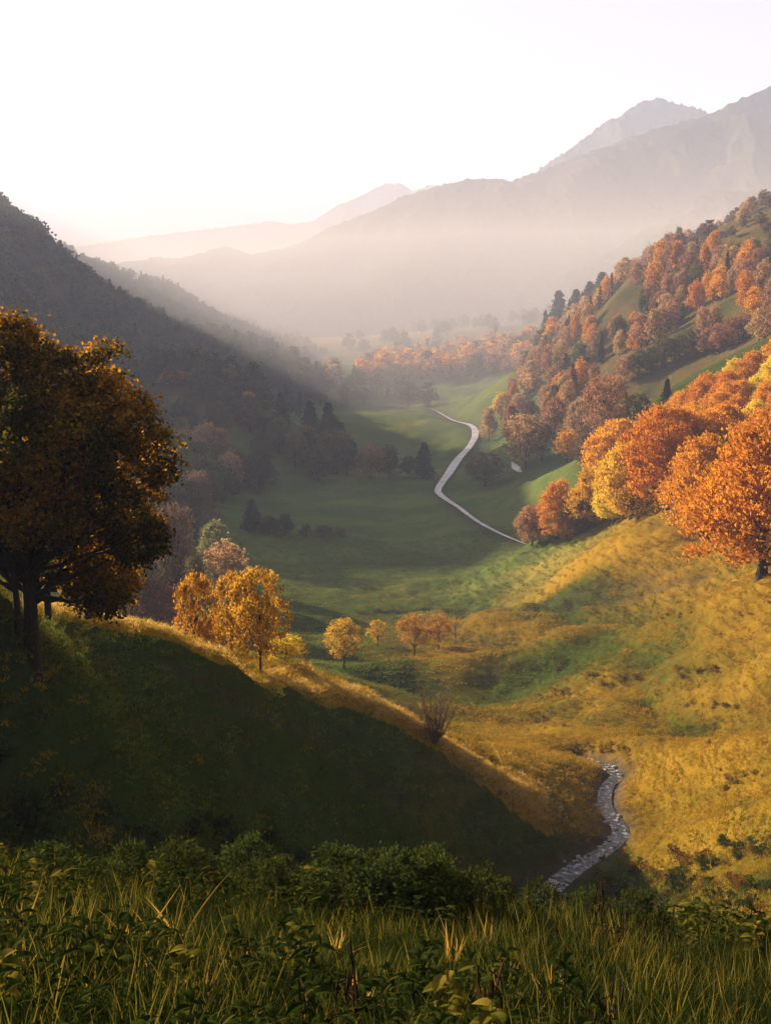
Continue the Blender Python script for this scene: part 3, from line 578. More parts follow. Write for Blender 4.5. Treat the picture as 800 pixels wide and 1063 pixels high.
forest([(270, 405), (330, 398), (390, 402), (455, 412), (452, 424), (400, 424), (340, 425), (290, 440)], 780, 1050, 24, 7, lambda a, b, y, g: cW(g), 'hazy trees on the valley floor', (14, 22), 45, (-200, 120))
cX = wch((3, 'lo', M['green'], 'broadleaf_tree', 'distant grey tree on the pale terraces of the far valley'),)
forest([(330, 372), (380, 352), (440, 344), (520, 334), (575, 326), (575, 350), (450, 362), (370, 378)], 1600, 3000, 62, 8, lambda a, b, y, g: cX(g), 'distant trees on the far terraces', (16, 26), 40, (-400, 700))
# --- trees behind the spur on the left
for px, py, h, w, mt, kd, lb in [(182, 640, 130, 80, 'brown', 'plume', 'tall feathery brown tree left of the pale one behind the ridge'), (150, 650, 120, 80, 'brown', 'plume', 'feathery brown tree showing just right of the large maple'), (225, 600, 62, 44, 'pale', 'md', 'pale green tree above the golden pair on the ridge'),
        (205, 560, 80, 60, 'brown', 'plume', 'brown bare looking tree at the foot of the knoll'), (205, 650, 84, 40, 'pale', 'plume', 'slim yellow green tree behind the ridge'), (180, 560, 70, 60, 'olive', 'md', 'olive tree low at the left foot of the knoll'), (236, 520, 36, 30, 'green', 'md', 'dark round tree at the right foot of the knoll'),
        (236, 622, 60, 50, 'rust', 'md', 'reddish brown tree behind the golden trees'), (120, 640, 90, 80, 'olive', 'md', 'olive tree half hidden behind the large maple'), (150, 600, 80, 70, 'green', 'md', 'dark green tree half hidden behind the large maple'), (165, 668, 60, 60, 'rust', 'md', 'low russet tree behind the ridge'), (130, 680, 60, 60, 'green', 'md', 'low dark tree behind the ridge')]:
    x, y, z = hit(px, py, 20)
    if y < 170:                     # the line of sight is stopped by the ridge: stand it on the low ground behind
        y = 205.; x = P(px, py, y)[0]; 
    zz = float(hgt(x, y)); d = y * CT - zz * ST; topz = P(px, py - h, y)[2]; hh = max(5, topz - zz)
    plant(kd, x, y, hh, M[mt], lb, wide=(w * d / F) / ({'md': 12 / 15, 'plume': 9 / 20}[kd] * hh), name='broadleaf_tree')
# --- golden trees on and behind the lit ridge
def at_depth(kind, px, ytop, Y, label, wpx, mat=None, name='golden_tree', vi=None, **kw):
    x = P(px, ytop, Y)[0]; z = float(hgt(x, Y)); hh = P(px, ytop, Y)[2] - z; d = Y * CT - z * ST
    base = {'md': 12 / 15, 'beech': 14 / 17, 'gold': 8 / 9, 'plume': 9 / 20, 'bare': .8, 'spruce': .49}[kind] * hh
    return plant(kind, x, Y, hh, mat, label, wide=(wpx * d / F) / base, name=name, vi=vi, **kw)
at_depth('gold', 202, 597, 84, 'leftmost golden tree standing behind the ridge', 52, vi=0)
at_depth('gold', 238, 600, 88, 'slim golden tree in the middle of the ridge trio', 44, vi=1)
at_depth('gold', 268, 590, 86, 'tallest golden tree with dark forked limbs on the right of the ridge trio', 66, vi=2)
at_depth('gold', 296, 660, 92, 'small yellowing tree just right of the golden ridge trio', 46, vi=3)
at_depth('bare', 317, 648, 140, 'thin bare greyish tree beside the small yellowing one', 26, name='bare_tree', vi=0)
for px, py, h, w, lb, v_ in [(357, 694, 52, 42, 'round golden tree alone left of the hollow'), (392, 671, 27, 26, 'smallest golden tree between the lone tree and the pair'), (430, 680, 44, 40, 'larger golden tree of the row by the shaded hollow'), (455, 674, 38, 30, 'smaller golden tree of the row by the shaded hollow')] and \
        [(357, 694, 52, 42, 'round golden tree alone left of the hollow', 0), (392, 671, 27, 26, 'smallest golden tree between the lone tree and the pair', 1), (430, 680, 44, 40, 'larger golden tree of the row by the shaded hollow', 3), (455, 674, 38, 30, 'smaller golden tree of the row by the shaded hollow', 2)]:
    plant_px('gold', px, py, h, None, lb, wpx=w, name='golden_tree', vi=v_, ymin=120)
plant_px('bare', 473, 669, 32, None, 'small half bare tree at the right end of the row by the hollow', ymin=120, name='bare_tree', vi=1)
for px, py, Y_, w_, lb in SKY_CONIFERS: at_depth('spruce', px, py, Y_, lb, w_, name='spruce_tree')
for px, py, Y_, w_, mt, lb in [(183, 384, 585, 42, 'orange', 'pinkish orange tree crowning the left top of the knoll'), (246, 382, 600, 36, 'orange', 'orange topped tree crowning the middle of the knoll'), (210, 386, 590, 34, 'green', 'tall dark green tree between the two orange ones on the knoll top'),
        (178, 412, 545, 40, 'pale', 'pale olive round tree below the left orange one on the knoll'), (238, 406, 560, 42, 'olive', 'broad olive tree below the orange topped one of the knoll'), (268, 404, 570, 36, 'green', 'dark tree at the right shoulder of the knoll'), (318, 440, 540, 34, 'pale', 'yellow green tree below the two tall conifers'), (345, 446, 530, 40, 'olive', 'olive round tree right below the two tall conifers'), (300, 444, 545, 36, 'olive', 'brown olive tree left below the two tall conifers'), (275, 432, 550, 36, 'green', 'dark round tree in the middle right of the knoll')]:
    at_depth('md', px, py, Y_, lb, w_, M[mt], name='broadleaf_tree')
# --- bare bush on the lit strip
def bush_mesh(H_, seed, n, spread=.5):
    g = np.random.default_rng(seed); paths = []
    for i in range(n):
        a = g.uniform(0, 6.28); d_ = unit(np.array([math.cos(a) * spread, math.sin(a) * spread, g.uniform(.6, 1.2)])); L = H_ * g.uniform(.55, 1.1); e = d_ * L
        b = limb((0, 0, -.05), e, H_ * .009, H_ * .002, g, 5, -.03); paths.append(b)
        for j in range(6):
            q0 = b[0][1 + j % 4]; paths.append(limb(q0, q0 + unit(d_ + g.normal(0, .45, 3)) * L * g.uniform(.15, .4), H_ * .004, H_ * .0015, g, 3, 0))
    return tubes(paths, 4)
x, y, z = hit(452, 774, 60); d = y * CT - z * ST
o = obj('bare_bush', mesh_np('bare_bush', *bush_mesh(62 * d / F, 5, 48, .28), M['twig'], True)); o.location = (x, y, z - .05); tag(o, 'large leafless brown bush on the lit strip of the ridge', 'bush')
x, y, z = hit(423, 744, 60); o = obj('bare_bush', mesh_np('bare_bush', *bush_mesh(30 * d / F, 6, 60, .4), M['twig'], True)); o.location = (x, y, z - .05); tag(o, 'small leafless bush left of and above the large one', 'bush')

# --- the large maples at the left
def maple(px, py, top, lobes_px, label, seed, nclump, Y, rt):
    bx, by, _z = hit(px, py, 25, 75); print('maple at', bx, by); bz = float(hgt(bx, by)); g = np.random.default_rng(seed); d = by * CT - bz * ST; lob = []
    for (lx, ly, lr, dy) in lobes_px:
        q_ = P(lx, ly, by + dy); r = lr * d / F; c0 = np.array([q_[0] - bx, q_[1] - by, q_[2] - bz]); lob.append((*c0, r * .72, r * .72, r * .6))
        for _ in range(9):
            dv = unit(g.normal(0, 1, 3)); cc_ = c0 + dv * r * g.uniform(.55, .9) * np.array([1, 1, .85]); rs = r * g.uniform(.2, .36); lob.append((*cc_, rs, rs, rs * .7))
    p, dd, cen = crown_pts(lob, nclump, 50, .24, g, up=.15, shell=.55); V, Fx = leaves(p, dd * .6 + g.normal(0, .7, p.shape) + np.array([0, 0, -.3]), .165, .42, g)
    Ht = P(px, top, by)[2] - bz; k = 10; t = np.linspace(0, 1, k)[:, None]; tp = np.concatenate([g.normal(0, .06, (k, 2)) * t * 2, t * Ht * .86], 1); tr = rt * (1 - .85 * t[:, 0]); paths = [(np.vstack([[0, 0, -.6], tp]), np.concatenate([[rt * 1.5], tr]))]
    for i in g.choice(len(cen), 150, replace=False):
        c_ = cen[i]; zz = min(max(Ht * .2, c_[2] * .7 - .15 * math.hypot(c_[0], c_[1])), Ht * .8); a = np.array([np.interp(zz, tp[:, 2], tp[:, 0]), np.interp(zz, tp[:, 2], tp[:, 1]), zz]); paths.append(limb(a, c_, rt * .32 * (1 - zz / Ht) + .02, .012, g, 7, .04))
    o = bpy.data.objects.new('maple_tree', None); COL.objects.link(o); o.location = (bx, by, bz)
    obj('trunk', mesh_np('trunk', *tubes(paths, 8), M['bark'], True), o); obj('crown', mesh_np('crown', V, Fx, M['oak']), o); tag(o, label, 'tree')
maple(35, 692, 330, [(20, 380, 62, 0), (70, 395, 55, 1), (110, 420, 42, 0), (140, 445, 34, -1), (60, 460, 75, -2), (0, 460, 80, 1), (115, 490, 60, 0), (150, 500, 38, 1), (30, 520, 66, -1), (95, 560, 62, 1), (140, 560, 40, 0), (84, 606, 32, 1), (108, 622, 26, 0), (66, 590, 30, 1), (-60, 430, 80, 1), (-70, 530, 66, 0), (8, 350, 30, 0)],
      'large maple in front with a dark trunk and orange lit crown edge', 41, 2300, 38, .34)
maple(20, 668, 420, [(0, 470, 70, 0), (-50, 500, 70, 0), (30, 530, 45, 1), (-30, 560, 40, 0)], 'thin dark trunked maple behind and left of the large one', 42, 900, 43, .16)
maple(52, 664, 400, [(70, 470, 60, 0), (100, 540, 60, 1), (75, 575, 36, 0), (118, 600, 26, 1), (30, 520, 50, 0)], 'dark trunked maple close behind the large one', 43, 900, 42, .2)

# --- woods on the further ridges (far-off masses)
def ridge_wood(name, poly, ylo, yhi, sp, seed, label, xlim):
    g = np.random.default_rng(seed); x, y, z = scatter(poly, ylo, yhi, sp, g, xlim); h_ = g.uniform(14, 22, len(x)); k = visible(x, y, z + h_, 2); x, y, z, h_ = x[k], y[k], z[k], h_[k]
    pm = [(LO[i % 4].me, m_) for i, m_ in enumerate([M['green'], M['olive'], M['green'], M['green']])] + [(SPL[0].me, M['dark'])]
    cloud(name, pm, x, y, z - .5, h_ / 14, g.integers(0, 5, len(x)), g.uniform(0, 6.28, len(x)), label, 'woodland'); print(name, len(x))
ridge_wood('ridge_woodland', [(-60, 240), (100, 270), (160, 288), (230, 325), (290, 350), (340, 372), (290, 384), (100, 330), (-60, 300)], 1350, 1850, 15, 31, 'hazy grey wood on the second ridge behind the left hillside', (-900, 50))
ridge_wood('ridge_woodland', [(130, 310), (228, 326), (262, 326), (300, 348), (335, 366), (280, 366), (200, 345)], 1950, 2250, 16, 32, 'hazy grey wood on the third lower ridge of the left side', (-700, 50))

# --- stream water and stones
def strip(name, pts, widths, mat, lift, sub=10, seed=1, cols=4, lvl=None):
    pts = np.array(pts, float); k = len(pts); t = np.linspace(0, k - 1, (k - 1) * sub + 1)
    # Catmull-Rom smoothing of the centre line
    def cr(a):
        i = np.clip(t.astype(int), 0, k - 2); f = t - i; p0 = a[np.clip(i - 1, 0, k - 1)]; p1 = a[i]; p2 = a[i + 1]; p3 = a[np.clip(i + 2, 0, k - 1)]
        return .5 * (2 * p1 + (p2 - p0) * f + (2 * p0 - 5 * p1 + 4 * p2 - p3) * f ** 2 + (3 * p1 - p0 - 3 * p2 + p3) * f ** 3)
    x, y = cr(pts[:, 0]), cr(pts[:, 1]); w = cr(np.array(widths, float)); g = np.random.default_rng(seed); w = w * (1 + .2 * fbm(t / 2.3, t * 0 + seed, 3, seed))
    tx, ty = np.gradient(x), np.gradient(y); L = np.hypot(tx, ty); nx, ny = -ty / L, tx / L; c_ = np.linspace(-.5, .5, cols)
    X = x[:, None] + nx[:, None] * w[:, None] * c_; Y = y[:, None] + ny[:, None] * w[:, None] * c_
    Z = hgt(X, Y) + lift if lvl is None else np.repeat((np.minimum.accumulate(cr(pts[:, 2]))[:, None] if False else cr(pts[:, 2])[:, None]) + lvl, cols, 1)
    i = np.arange(X.size).reshape(X.shape); F4 = np.stack([i[:-1, :-1], i[1:, :-1], i[1:, 1:], i[:-1, 1:]], -1).reshape(-1, 4)
    return obj(name, mesh_np(name, np.stack([X, Y, Z], -1).reshape(-1, 3), F4, mat, True)), x, y, w
q = N('stream_water'); co = q.obj_co(); n1 = q.noise(2.2, 5, co, .6); n2 = q.noise(7, 3, co)
bp = q.n('Bump', ins={'Height': q.math('ADD', n1, q.math('MULTIPLY', n2, .4)), 'Strength': .8, 'Distance': .25})
foam = q.ramp(q.noise(1.7, 6, co, .7), [(.53, (.015, .018, .022)), (.63, (.5, .5, .5))])
WATER = q.surf(q.n('BsdfPrincipled', ins={'Base Color': foam, 'Roughness': .14, 'Normal': bp.outputs[0], 'Specular IOR Level': .9}).outputs[0])
SP = [(x_, y_, float(hgt(x_, y_))) for x_, y_, _ in SW]
st, sx, sy, sw_ = strip('stream', SP, [1.7, 1.8, 1.9, 1.6, 1.8, 1.6, 1.4, 1.5, 1.1, .6], WATER, .18, lvl=.30); tag(st, kind='structure')
q = N('far_track'); co = q.obj_co(); f = q.noise(.12, 5, co, .6)
TRK = q.surf(q.n('BsdfPrincipled', ins={'Base Color': q.ramp(f, [(.35, (.22, .21, .22)), (.65, (.44, .43, .44))]), 'Roughness': .45}).outputs[0])
rd, *_ = strip('road', ROAD, [.5, 1.6, 2.2, 3.6, 4.6, 4.0, 4.2, 4.0, 3, 2.6, 2, 1.6, 1.3, .3], TRK, .8, seed=4, cols=5); tag(rd, kind='structure')
b2 = [hit(a, b_, 60) for a, b_ in [(531, 480), (535, 486), (541, 491)]]; pw, *_ = strip('water', b2, [.6, 3, .6], TRK, .3, seed=6); tag(pw, kind='structure')
PTH = mountain_mat('dirt_path', (.16, .14, .11), (.26, .23, .19))
b3 = [hit(a, b_, 60) for a, b_ in [(490, 508), (508, 503), (526, 494)]]; pw, *_ = strip('path', b3, [.3, 1.4, .3], PTH, .3, seed=7); tag(pw, kind='structure')
q = N('stone'); f = q.noise(3, 5, q.obj_co()); STONE = q.surf(q.n('BsdfPrincipled', ins={'Base Color': q.ramp(f, [(.3, (.10, .09, .08)), (.7, (.30, .28, .26))]), 'Roughness': .6}).outputs[0])
import bmesh
def rock_mesh(seed):
    bm = bmesh.new(); bmesh.ops.create_icosphere(bm, subdivisions=3, radius=1); g = np.random.default_rng(seed); off = g.uniform(0, 50, 3)
    for v_ in bm.verts:
        n_ = float(fbm(np.array([v_.co.x * 1.2 + off[0]]), np.array([v_.co.y * 1.2 + v_.co.z * 1.7 + off[1]]), 3, seed)[0]); v_.co *= 1 + .38 * n_; v_.co.z *= .62
    me = bpy.data.meshes.new('stone'); bm.to_mesh(me); bm.free(); me.materials.append(STONE)
    for p_ in me.polygons: p_.use_smooth = True
    return me
RK = [rock_mesh(i) for i in range(4)]; g = np.random.default_rng(77)
for i in range(70):
    j = int(g.integers(len(sx))); a_ = g.uniform(0, 6.28); off = sw_[j] * g.choice([-1, 1]) * g.uniform(.15, .62); dx, dy = np.gradient(sx)[j], np.gradient(sy)[j]; L = math.hypot(dx, dy)
    x, y = sx[j] - dy / L * off, sy[j] + dx / L * off; r_ = float(g.uniform(.10, .34)) * (1 if abs(off) > sw_[j] * .4 else .7)
    o = obj('stone', RK[i % 4]); o.location = (x, y, max(float(hgt(x, y)), SP[0][2] * 0 + float(hgt(x, y))) + r_ * .25 + (.25 if abs(off) < sw_[j] * .4 else 0)); o.scale = (r_ * float(g.uniform(.8, 1.5)), r_, r_); o.rotation_euler = (0, 0, a_); tag(o, 'grey stone in the bed of the winding stream', 'stone', 'stones of the stream')

# --- grass
def grass_mat(name, a, b, c_, transl=.4):
    q = N(name); gi = q.n('NewGeometry'); oi = q.n('ObjectInfo'); f = q.math('ADD', q.math('MULTIPLY', gi.outputs['Random Per Island'], .6), q.math('MULTIPLY', oi.outputs['Random'], .4))
    col = q.ramp(f, [(0, a), (.5, b), (1, c_)]); d = q.n('BsdfDiffuse', ins={'Color': col}); t = q.n('BsdfTranslucent', ins={'Color': col}); mx = q.n('MixShader', ins={0: transl})
    q.t.links.new(d.outputs[0], mx.inputs[1]); q.t.links.new(t.outputs[0], mx.inputs[2]); return q.surf(mx.outputs[0])
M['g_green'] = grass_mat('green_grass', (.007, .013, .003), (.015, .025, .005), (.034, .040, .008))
M['h_green'] = grass_mat('hill_grass', (.06, .09, .014), (.12, .15, .024), (.24, .22, .04))
M['g_mix'] = grass_mat('mixed_grass', (.035, .05, .008), (.10, .09, .012), (.20, .14, .025))
M['g_gold'] = grass_mat('golden_grass', (.15, .10, .010), (.30, .18, .015), (.44, .27, .03))
M['g_yel'] = grass_mat('yellow_blades', (.14, .11, .02), (.28, .18, .03), (.40, .24, .05), .5)
M['weed'] = grass_mat('weed_leaves', (.010, .018, .003), (.024, .036, .006), (.07, .07, .014), .4)
M['stalk'] = grass_mat('dead_stalks', (.015, .010, .008), (.04, .022, .015), (.09, .05, .025), .1)
def blades(n_, h0, h1, rad, w, seed, bend=.5, seg=3, lean=.25):
    g = np.random.default_rng(seed); a = g.uniform(0, 6.28, n_); r_ = rad * np.sqrt(g.random(n_)); base = np.stack([np.cos(a) * r_, np.sin(a) * r_, np.full(n_, -.06)], 1)
    ln = np.stack([g.normal(0, lean, n_), g.normal(0, lean, n_), np.ones(n_)], 1); ln = unit(ln); h_ = g.uniform(h0, h1, n_); ba = g.uniform(0, 6.28, n_); bd = np.stack([np.cos(ba), np.sin(ba), -.45 * np.ones(n_)], 1) * g.uniform(.2, 1, (n_, 1)) * bend
    side = unit(np.cross(ln, bd + 1e-3)); V = []
    for k in range(seg + 1):
        t = k / seg; c_ = base + (ln * t + bd * t * t * .8) * h_[:, None]; ww = w * (1 - t ** 1.6 * .94) * .5; V += [c_ - side * ww, c_ + side * ww]
    V = np.stack(V, 1); i = np.arange(n_)[:, None] * (2 * seg + 2); Fs = [np.concatenate([i + 2 * k, i + 2 * k + 1, i + 2 * k + 3, i + 2 * k + 2], 1) for k in range(seg)]
    return V.reshape(-1, 3), np.concatenate(Fs)
def merge(parts):
    V, Fx, off = [], [], 0
    for v_, f_ in parts: V.append(v_); Fx.append(f_ + off); off += len(v_)
    return np.concatenate(V), np.concatenate(Fx)
def clump(seed, tufts, R_, h0, h1, w, nb=8, seg=1):
    g = np.random.default_rng(seed); out = []
    for i in range(tufts):
        v_, f_ = blades(nb, h0, h1, .16, w, seed * 100 + i, .6, seg, .45); a = g.uniform(0, 6.28); r_ = R_ * math.sqrt(g.random()); k = g.uniform(.5, 1.3); out.append((v_ * k + np.array([math.cos(a) * r_, math.sin(a) * r_, 0]), f_))
    return merge(out)
DRYG = dry
def lookup(G_, x, y):
    u, v_ = uv(x, y); i = np.clip(np.interp(u, UC, np.arange(NU)).astype(int), 0, NU - 1); j = np.clip(np.interp(v_, VC, np.arange(NV)).astype(int), 0, NV - 1); return G_[j, i]
def tilt_of(x, y):
    nn = normal(x, y); rx = -np.arctan2(nn[:, 1], nn[:, 2]); ry = np.arctan2(nn[:, 0], nn[:, 2]); return np.stack([rx, ry], 1)
FRAME = [(-25, -200), (825, -200), (825, 1130), (-25, 1130)]
midk = [(mesh_np('clump', *clump(900 + i, 26, 1.2, .13, .36, .045), M[m_])) for i, m_ in enumerate(['h_green', 'h_green', 'g_mix', 'g_mix', 'g_gold', 'g_gold'])]
g = np.random.default_rng(5); xs, ys, zs = [], [], []
for y0_, y1_, sp in [(24, 60, .72), (60, 130, 1.0), (130, 230, 1.5), (230, 380, 2.6)]:
    x, y, z = scatter(FRAME, y0_, y1_, sp, g, (-y1_ * .42, y1_ * .42)); k = visible(x, y, z + .3, .35) & (lookup(STREAM_D, x, y) > 1.9); xs.append(x[k]); ys.append(y[k]); zs.append(z[k])
x, y, z = map(np.concatenate, (xs, ys, zs)); dv = lookup(DRYG, x, y) + lookup(face.astype(float), x, y) * (.14 + .35 * fbm((x + y * .4) / 4, (y - x * .4) / 14, 2, 47)) + fbm(x / 9, y / 9, 3, 3) * .45 + g.normal(0, .12, len(x))
ix = np.where(dv < .32, 0, np.where(dv < .62, 2, 4)) + g.integers(0, 2, len(x)); print('clumps', len(x))
cloud('hill_grass', midk, x, y, z, g.uniform(.55, 1.15, len(x)) * np.clip(.8 + y / 400, .8, 1.5), ix, g.uniform(0, 6.28, len(x)), 'tufted pasture grass, golden and green, sun and shade on it deepened by colour', 'grass', None)
M['g_straw'] = grass_mat('straw_grass', (.34, .22, .05), (.50, .33, .09), (.62, .44, .15), .5)  # crest grass coloured pale to brighten the sunlit strip
stk = [mesh_np('straw', *clump(940 + i, 22, 1.0, .12, .38, .03), M['g_straw']) for i in range(2)]
cx_ = np.array(CREST); tt = g.uniform(1.2, len(CREST) - 1.3, 2600); i0_ = tt.astype(int); ff = tt - i0_; x = cx_[i0_, 0] * (1 - ff) + cx_[i0_ + 1, 0] * ff + g.normal(0, 1.5, len(tt)); y = cx_[i0_, 1] * (1 - ff) + cx_[i0_ + 1, 1] * ff + .6 + np.abs(g.normal(0, 5, len(tt)))
k = (y > np.interp(x, cx_[:, 0], cx_[:, 1]) + .4) & (lookup(dc, x, y) > .7); x, y = x[k], y[k]
cloud('ridge_grass', stk, x, y, hgt(x, y), g.uniform(.45, 1.0, len(x)), g.integers(0, 2, len(x)), g.uniform(0, 6.28, len(x)), 'pale grass along the crest of the spur, its sunlight put into the colour', 'grass')
# foreground meadow
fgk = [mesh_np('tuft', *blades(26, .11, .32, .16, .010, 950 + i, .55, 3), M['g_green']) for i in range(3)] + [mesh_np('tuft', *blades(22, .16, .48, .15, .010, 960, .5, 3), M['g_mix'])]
FWIDE = [(-260, -200), (1060, -200), (1060, 1400), (-260, 1400)]
x, y, z = scatter(FWIDE, 1.5, 27, .115, g, (-16, 18)); k = visible(x, y, z + .2, .3) & (g.random(len(x)) < np.clip(9 / y, .4, 1)); x, y, z = x[k], y[k], z[k]; print('fg tufts', len(x))
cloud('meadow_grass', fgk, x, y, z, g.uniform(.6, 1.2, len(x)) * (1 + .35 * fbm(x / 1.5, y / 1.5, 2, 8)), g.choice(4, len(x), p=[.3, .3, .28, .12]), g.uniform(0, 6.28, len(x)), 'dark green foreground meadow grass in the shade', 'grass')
def weed(seed, nl, h_, leafl, wdt):
    g = np.random.default_rng(seed); parts = []
    for i in range(nl):
        a = i * 2.4 + g.normal(0, .3); f = (i + 1) / nl; p0 = np.array([g.normal(0, .02), g.normal(0, .02), h_ * f * .9]); d_ = unit(np.array([math.cos(a), math.sin(a), g.uniform(.1, .8)])); L = leafl * g.uniform(.6, 1.2); sd = unit(np.cross(d_, [0, 0, 1.])); k = 5; V = []
        for j in range(k + 1):
            t = j / k; c_ = p0 + d_ * L * t + np.array([0, 0, -.45 * L * t * t]); ww = L * wdt * math.sin(math.pi * min(1, t * .92 + .08)) ** .8 * (1 if j < k else .05); V += [c_ - sd * ww + np.array([0, 0, ww * .3]), c_, c_ + sd * ww + np.array([0, 0, ww * .3])]
        Fx = []
        for j in range(k): b_ = j * 3; Fx += [(b_, b_ + 1, b_ + 4, b_ + 3), (b_ + 1, b_ + 2, b_ + 5, b_ + 4)]
        parts.append((np.array(V), np.array(Fx)))
    parts.append(tubes([([(0, 0, -.05), (0, 0, h_ * .5), (0, 0, h_ * .95)], [.006, .004, .002])], 3)); return merge(parts)
wk = [mesh_np('weed', *weed(970 + i, 11 + 3 * i, .24 + .05 * i, .12, [.2, .28, .14][i % 3]), M['g_mix'] if i == 4 else M['weed']) for i in range(5)]
x, y, z = scatter(FWIDE, 3.2, 22, .30, g, (-14, 15)); dn = fbm(x / 2.2, y / 2.2, 3, 14); k = (dn > -.12) & visible(x, y, z + .3, .3); x, y, z = x[k], y[k], z[k]; print('weeds', len(x))
cloud('meadow_weeds', wk, x, y, z, g.uniform(.6, 1.35, len(x)), g.choice(5, len(x), p=[.23, .23, .23, .23, .08]), g.uniform(0, 6.28, len(x)), 'broad leaved green weeds growing through the foreground grass', 'weeds')
def stalks(seed, n_, h_):
    g = np.random.default_rng(seed); paths = []
    for i in range(n_):
        b0 = np.array([g.normal(0, .12), g.normal(0, .12), -.05]); e = b0 + np.array([g.normal(0, .08), g.normal(0, .08), h_ * g.uniform(.6, 1)]); paths.append(limb(b0, e, .004, .003, g, 4, 0)); u_ = (e - b0)
        paths.append(([e - u_ * .28, e - u_ * .14, e, e + u_ * .03], [.003, .010, .008, .002]))
        for j in range(4): q0 = b0 + u_ * g.uniform(.4, .9); paths.append(limb(q0, q0 + g.normal(0, .05, 3) + np.array([0, 0, .06]), .004, .006, g, 3, 0))
    return tubes(paths, 4)
sk = [mesh_np('stalk', *stalks(980 + i, 5, .75), M['stalk']) for i in range(3)]
x, y, z = scatter(FRAME, 6, 24, .55, g, (-11, 11)); a_, b_ = project(x, y, z); dn = fbm(x / 2.5, y / 2.5, 3, 24); k = (dn > np.where(a_ > 380, .08, .35)) & visible(x, y, z + .5, .3); x, y, z = x[k], y[k], z[k]; print('stalks', len(x))
cloud('dead_stalks', sk, x, y, z, g.uniform(.35, .95, len(x)), g.integers(0, 3, len(x)), g.uniform(0, 6.28, len(x)), 'dark brown dead seed stalks standing in the foreground meadow', 'weeds')
yk = [mesh_np('blade', *blades(14, .3, .75, .12, .022, 990 + i, .5, 4, .35), M['g_yel']) for i in range(2)]
n_ = 0
for px, py, h_ in [(130, 985, .7), (175, 975, .75), (160, 1010, .6), (60, 970, .5), (20, 965, .5), (205, 1045, .6), (300, 1010, .5), (240, 1015, .5), (470, 1000, .6), (505, 985, .5), (20, 1010, .4), (90, 1035, .4), (375, 1055, .5), (580, 1050, .5), (350, 990, .4)]:
    x, y, z = hit(px, py, 3); o = obj('yellow_grass_tuft', yk[n_ % 2]); o.location = (x, y, z); o.scale = (h_ / .75,) * 3; o.rotation_euler = (0, 0, n_ * 1.7); n_ += 1
    tag(o, 'tuft of long yellowing grass blades in the foreground meadow', 'grass tuft', 'yellow grass tufts in the foreground')
# --- shrubs
M['dshrub'] = leaf_mat('dry_shrub_leaves', [(.08, .06, .015), (.16, .11, .025), (.28, .19, .04)], 1.5, .4, .03, .3)
M['shrub'] = leaf_mat('shrub_leaves', [(.018, .030, .007), (.04, .055, .012), (.075, .085, .02)], 1.5, .3, .03, .3)
M['rshrub'] = leaf_mat('russet_shrub_leaves', [(.05, .03, .012), (.14, .07, .02), (.26, .13, .03)], 1.5, .4, .03, .4)
SHR = [mk(dict(H_=1.6, Wd=2.2, seed=800 + i, nclump=190, per=15, leaf=.10, nl=9, trunk_f=.02, limbs=14, wd=.36, sig=.085, shape='dome'), M['shrub'], False) for i in range(3)]; KIND['shrub'] = SHR
SHL = [mk(dict(H_=1.6, Wd=2.2, seed=820 + i, nclump=60, per=12, leaf=.2, nl=7, trunk_f=.02, limbs=4, wd=.4, sig=.12, shape='dome'), M['rshrub'], True) for i in range(3)]; KIND['shrublo'] = SHL
g = np.random.default_rng(15)
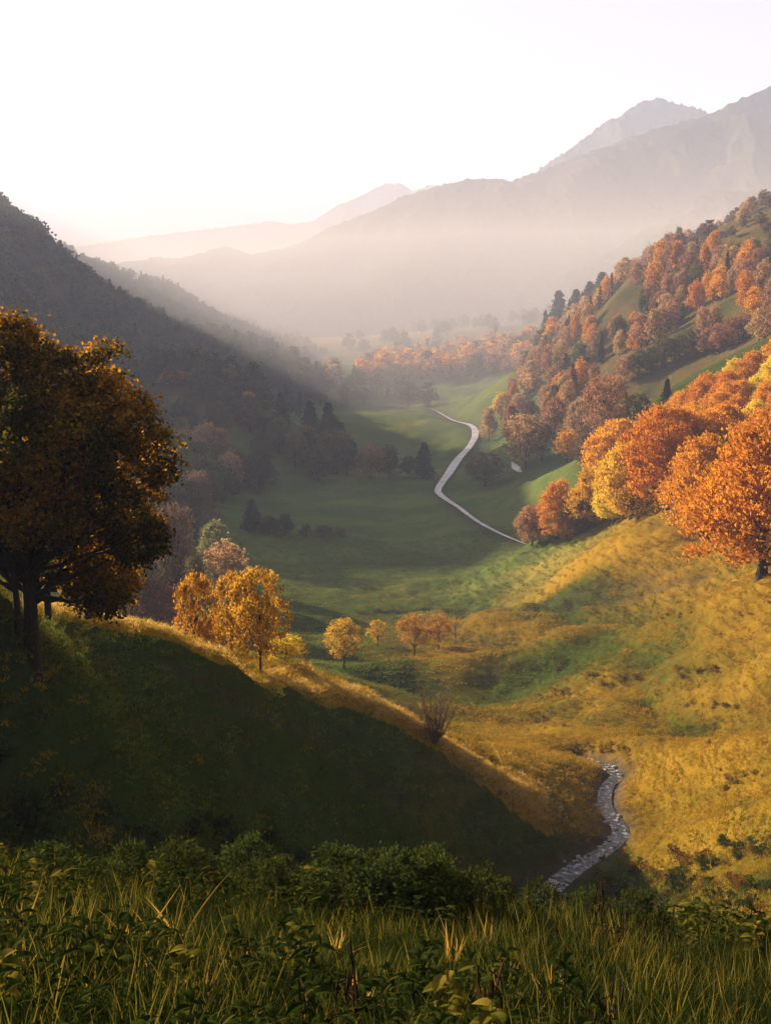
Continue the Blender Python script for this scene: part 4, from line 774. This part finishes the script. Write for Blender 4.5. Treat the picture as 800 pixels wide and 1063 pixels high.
for i in range(95):
    px = g.uniform(-10, 815); lo = np.interp(px, [0, 200, 420, 800], [890, 908, 945, 935]); py = lo + abs(g.normal(0, 1)) * np.interp(px, [0, 300, 500, 800], [10, 14, 22, 26]); x, y, z = hit(px, py, 8, 40)
    if y < 11: continue
    side = 'left' if px < 270 else ('middle' if px < 540 else 'right')
    plant('shrub', x, y, float(g.uniform(.4, .8)), M['shrub'], 'dark green leafy shrub in the thicket at the %s of the foreground meadow edge' % side, 'shrubs at the %s of the foreground edge' % side, 'shrub', 'shrub', crown_name='foliage', trunk_name='stem')
BANK = [(655, 895), (700, 880), (760, 872), (815, 865), (815, 885), (740, 905), (815, 930), (815, 950), (700, 950), (600, 945), (640, 905)]
x, y, z = scatter(BANK, 45, 110, 1.7, g, (0, 60)); k = visible(x, y, z + 1, .2); x, y, z = x[k], y[k], z[k]; print('bank shrubs', len(x))
for i in range(min(len(x), 170)):
    ru = g.random() < .45
    plant('shrublo', float(x[i]), float(y[i]), float(g.uniform(.45, 1.1)), M['rshrub'] if ru else M['shrub'], ('low russet shrub' if ru else 'low dark green shrub') + ' on the bank right of the stream', 'shrubs on the bank right of the stream', 'shrub', 'shrub')
GUL = [(0, 790), (60, 810), (160, 850), (240, 860), (330, 885), (420, 905), (430, 925), (0, 890)]
x, y, z = scatter(GUL, 24, 85, 1.5, g, (-30, 10)); k = visible(x, y, z + 1, .2); x, y, z = x[k], y[k], z[k]; print('gully shrubs', len(x))
for i in g.permutation(len(x))[:90]:
    plant('shrublo', float(x[i]), float(y[i]), float(g.uniform(.7, 1.5)), M['shrub'], 'dark shrub in the deep shade at the foot of the spur', 'shrubs at the foot of the spur', 'shrub', 'shrub')
for i, (px, py, h_, n_) in enumerate([(632, 706, 9, 5), (575, 722, 8, 4), (560, 752, 6, 4), (720, 700, 8, 5), (500, 668, 5, 3), (700, 765, 8, 5), (760, 810, 9, 5), (620, 780, 8, 4), (690, 640, 5, 3), (590, 690, 5, 3), (740, 735, 7, 4)]):
    for j in range(n_ * 3):
        x, y, z = hit(px + g.normal(0, 15), py + g.normal(0, 4), 60); d = y * CT - z * ST
        plant('shrublo', x, y, h_ * d / F * float(g.uniform(.25, .75)), M['dshrub'], 'small dry brown shrub scattered on the sunny slope right of the stream', 'dry shrubs on the sunny slope', 'shrub', 'shrub')
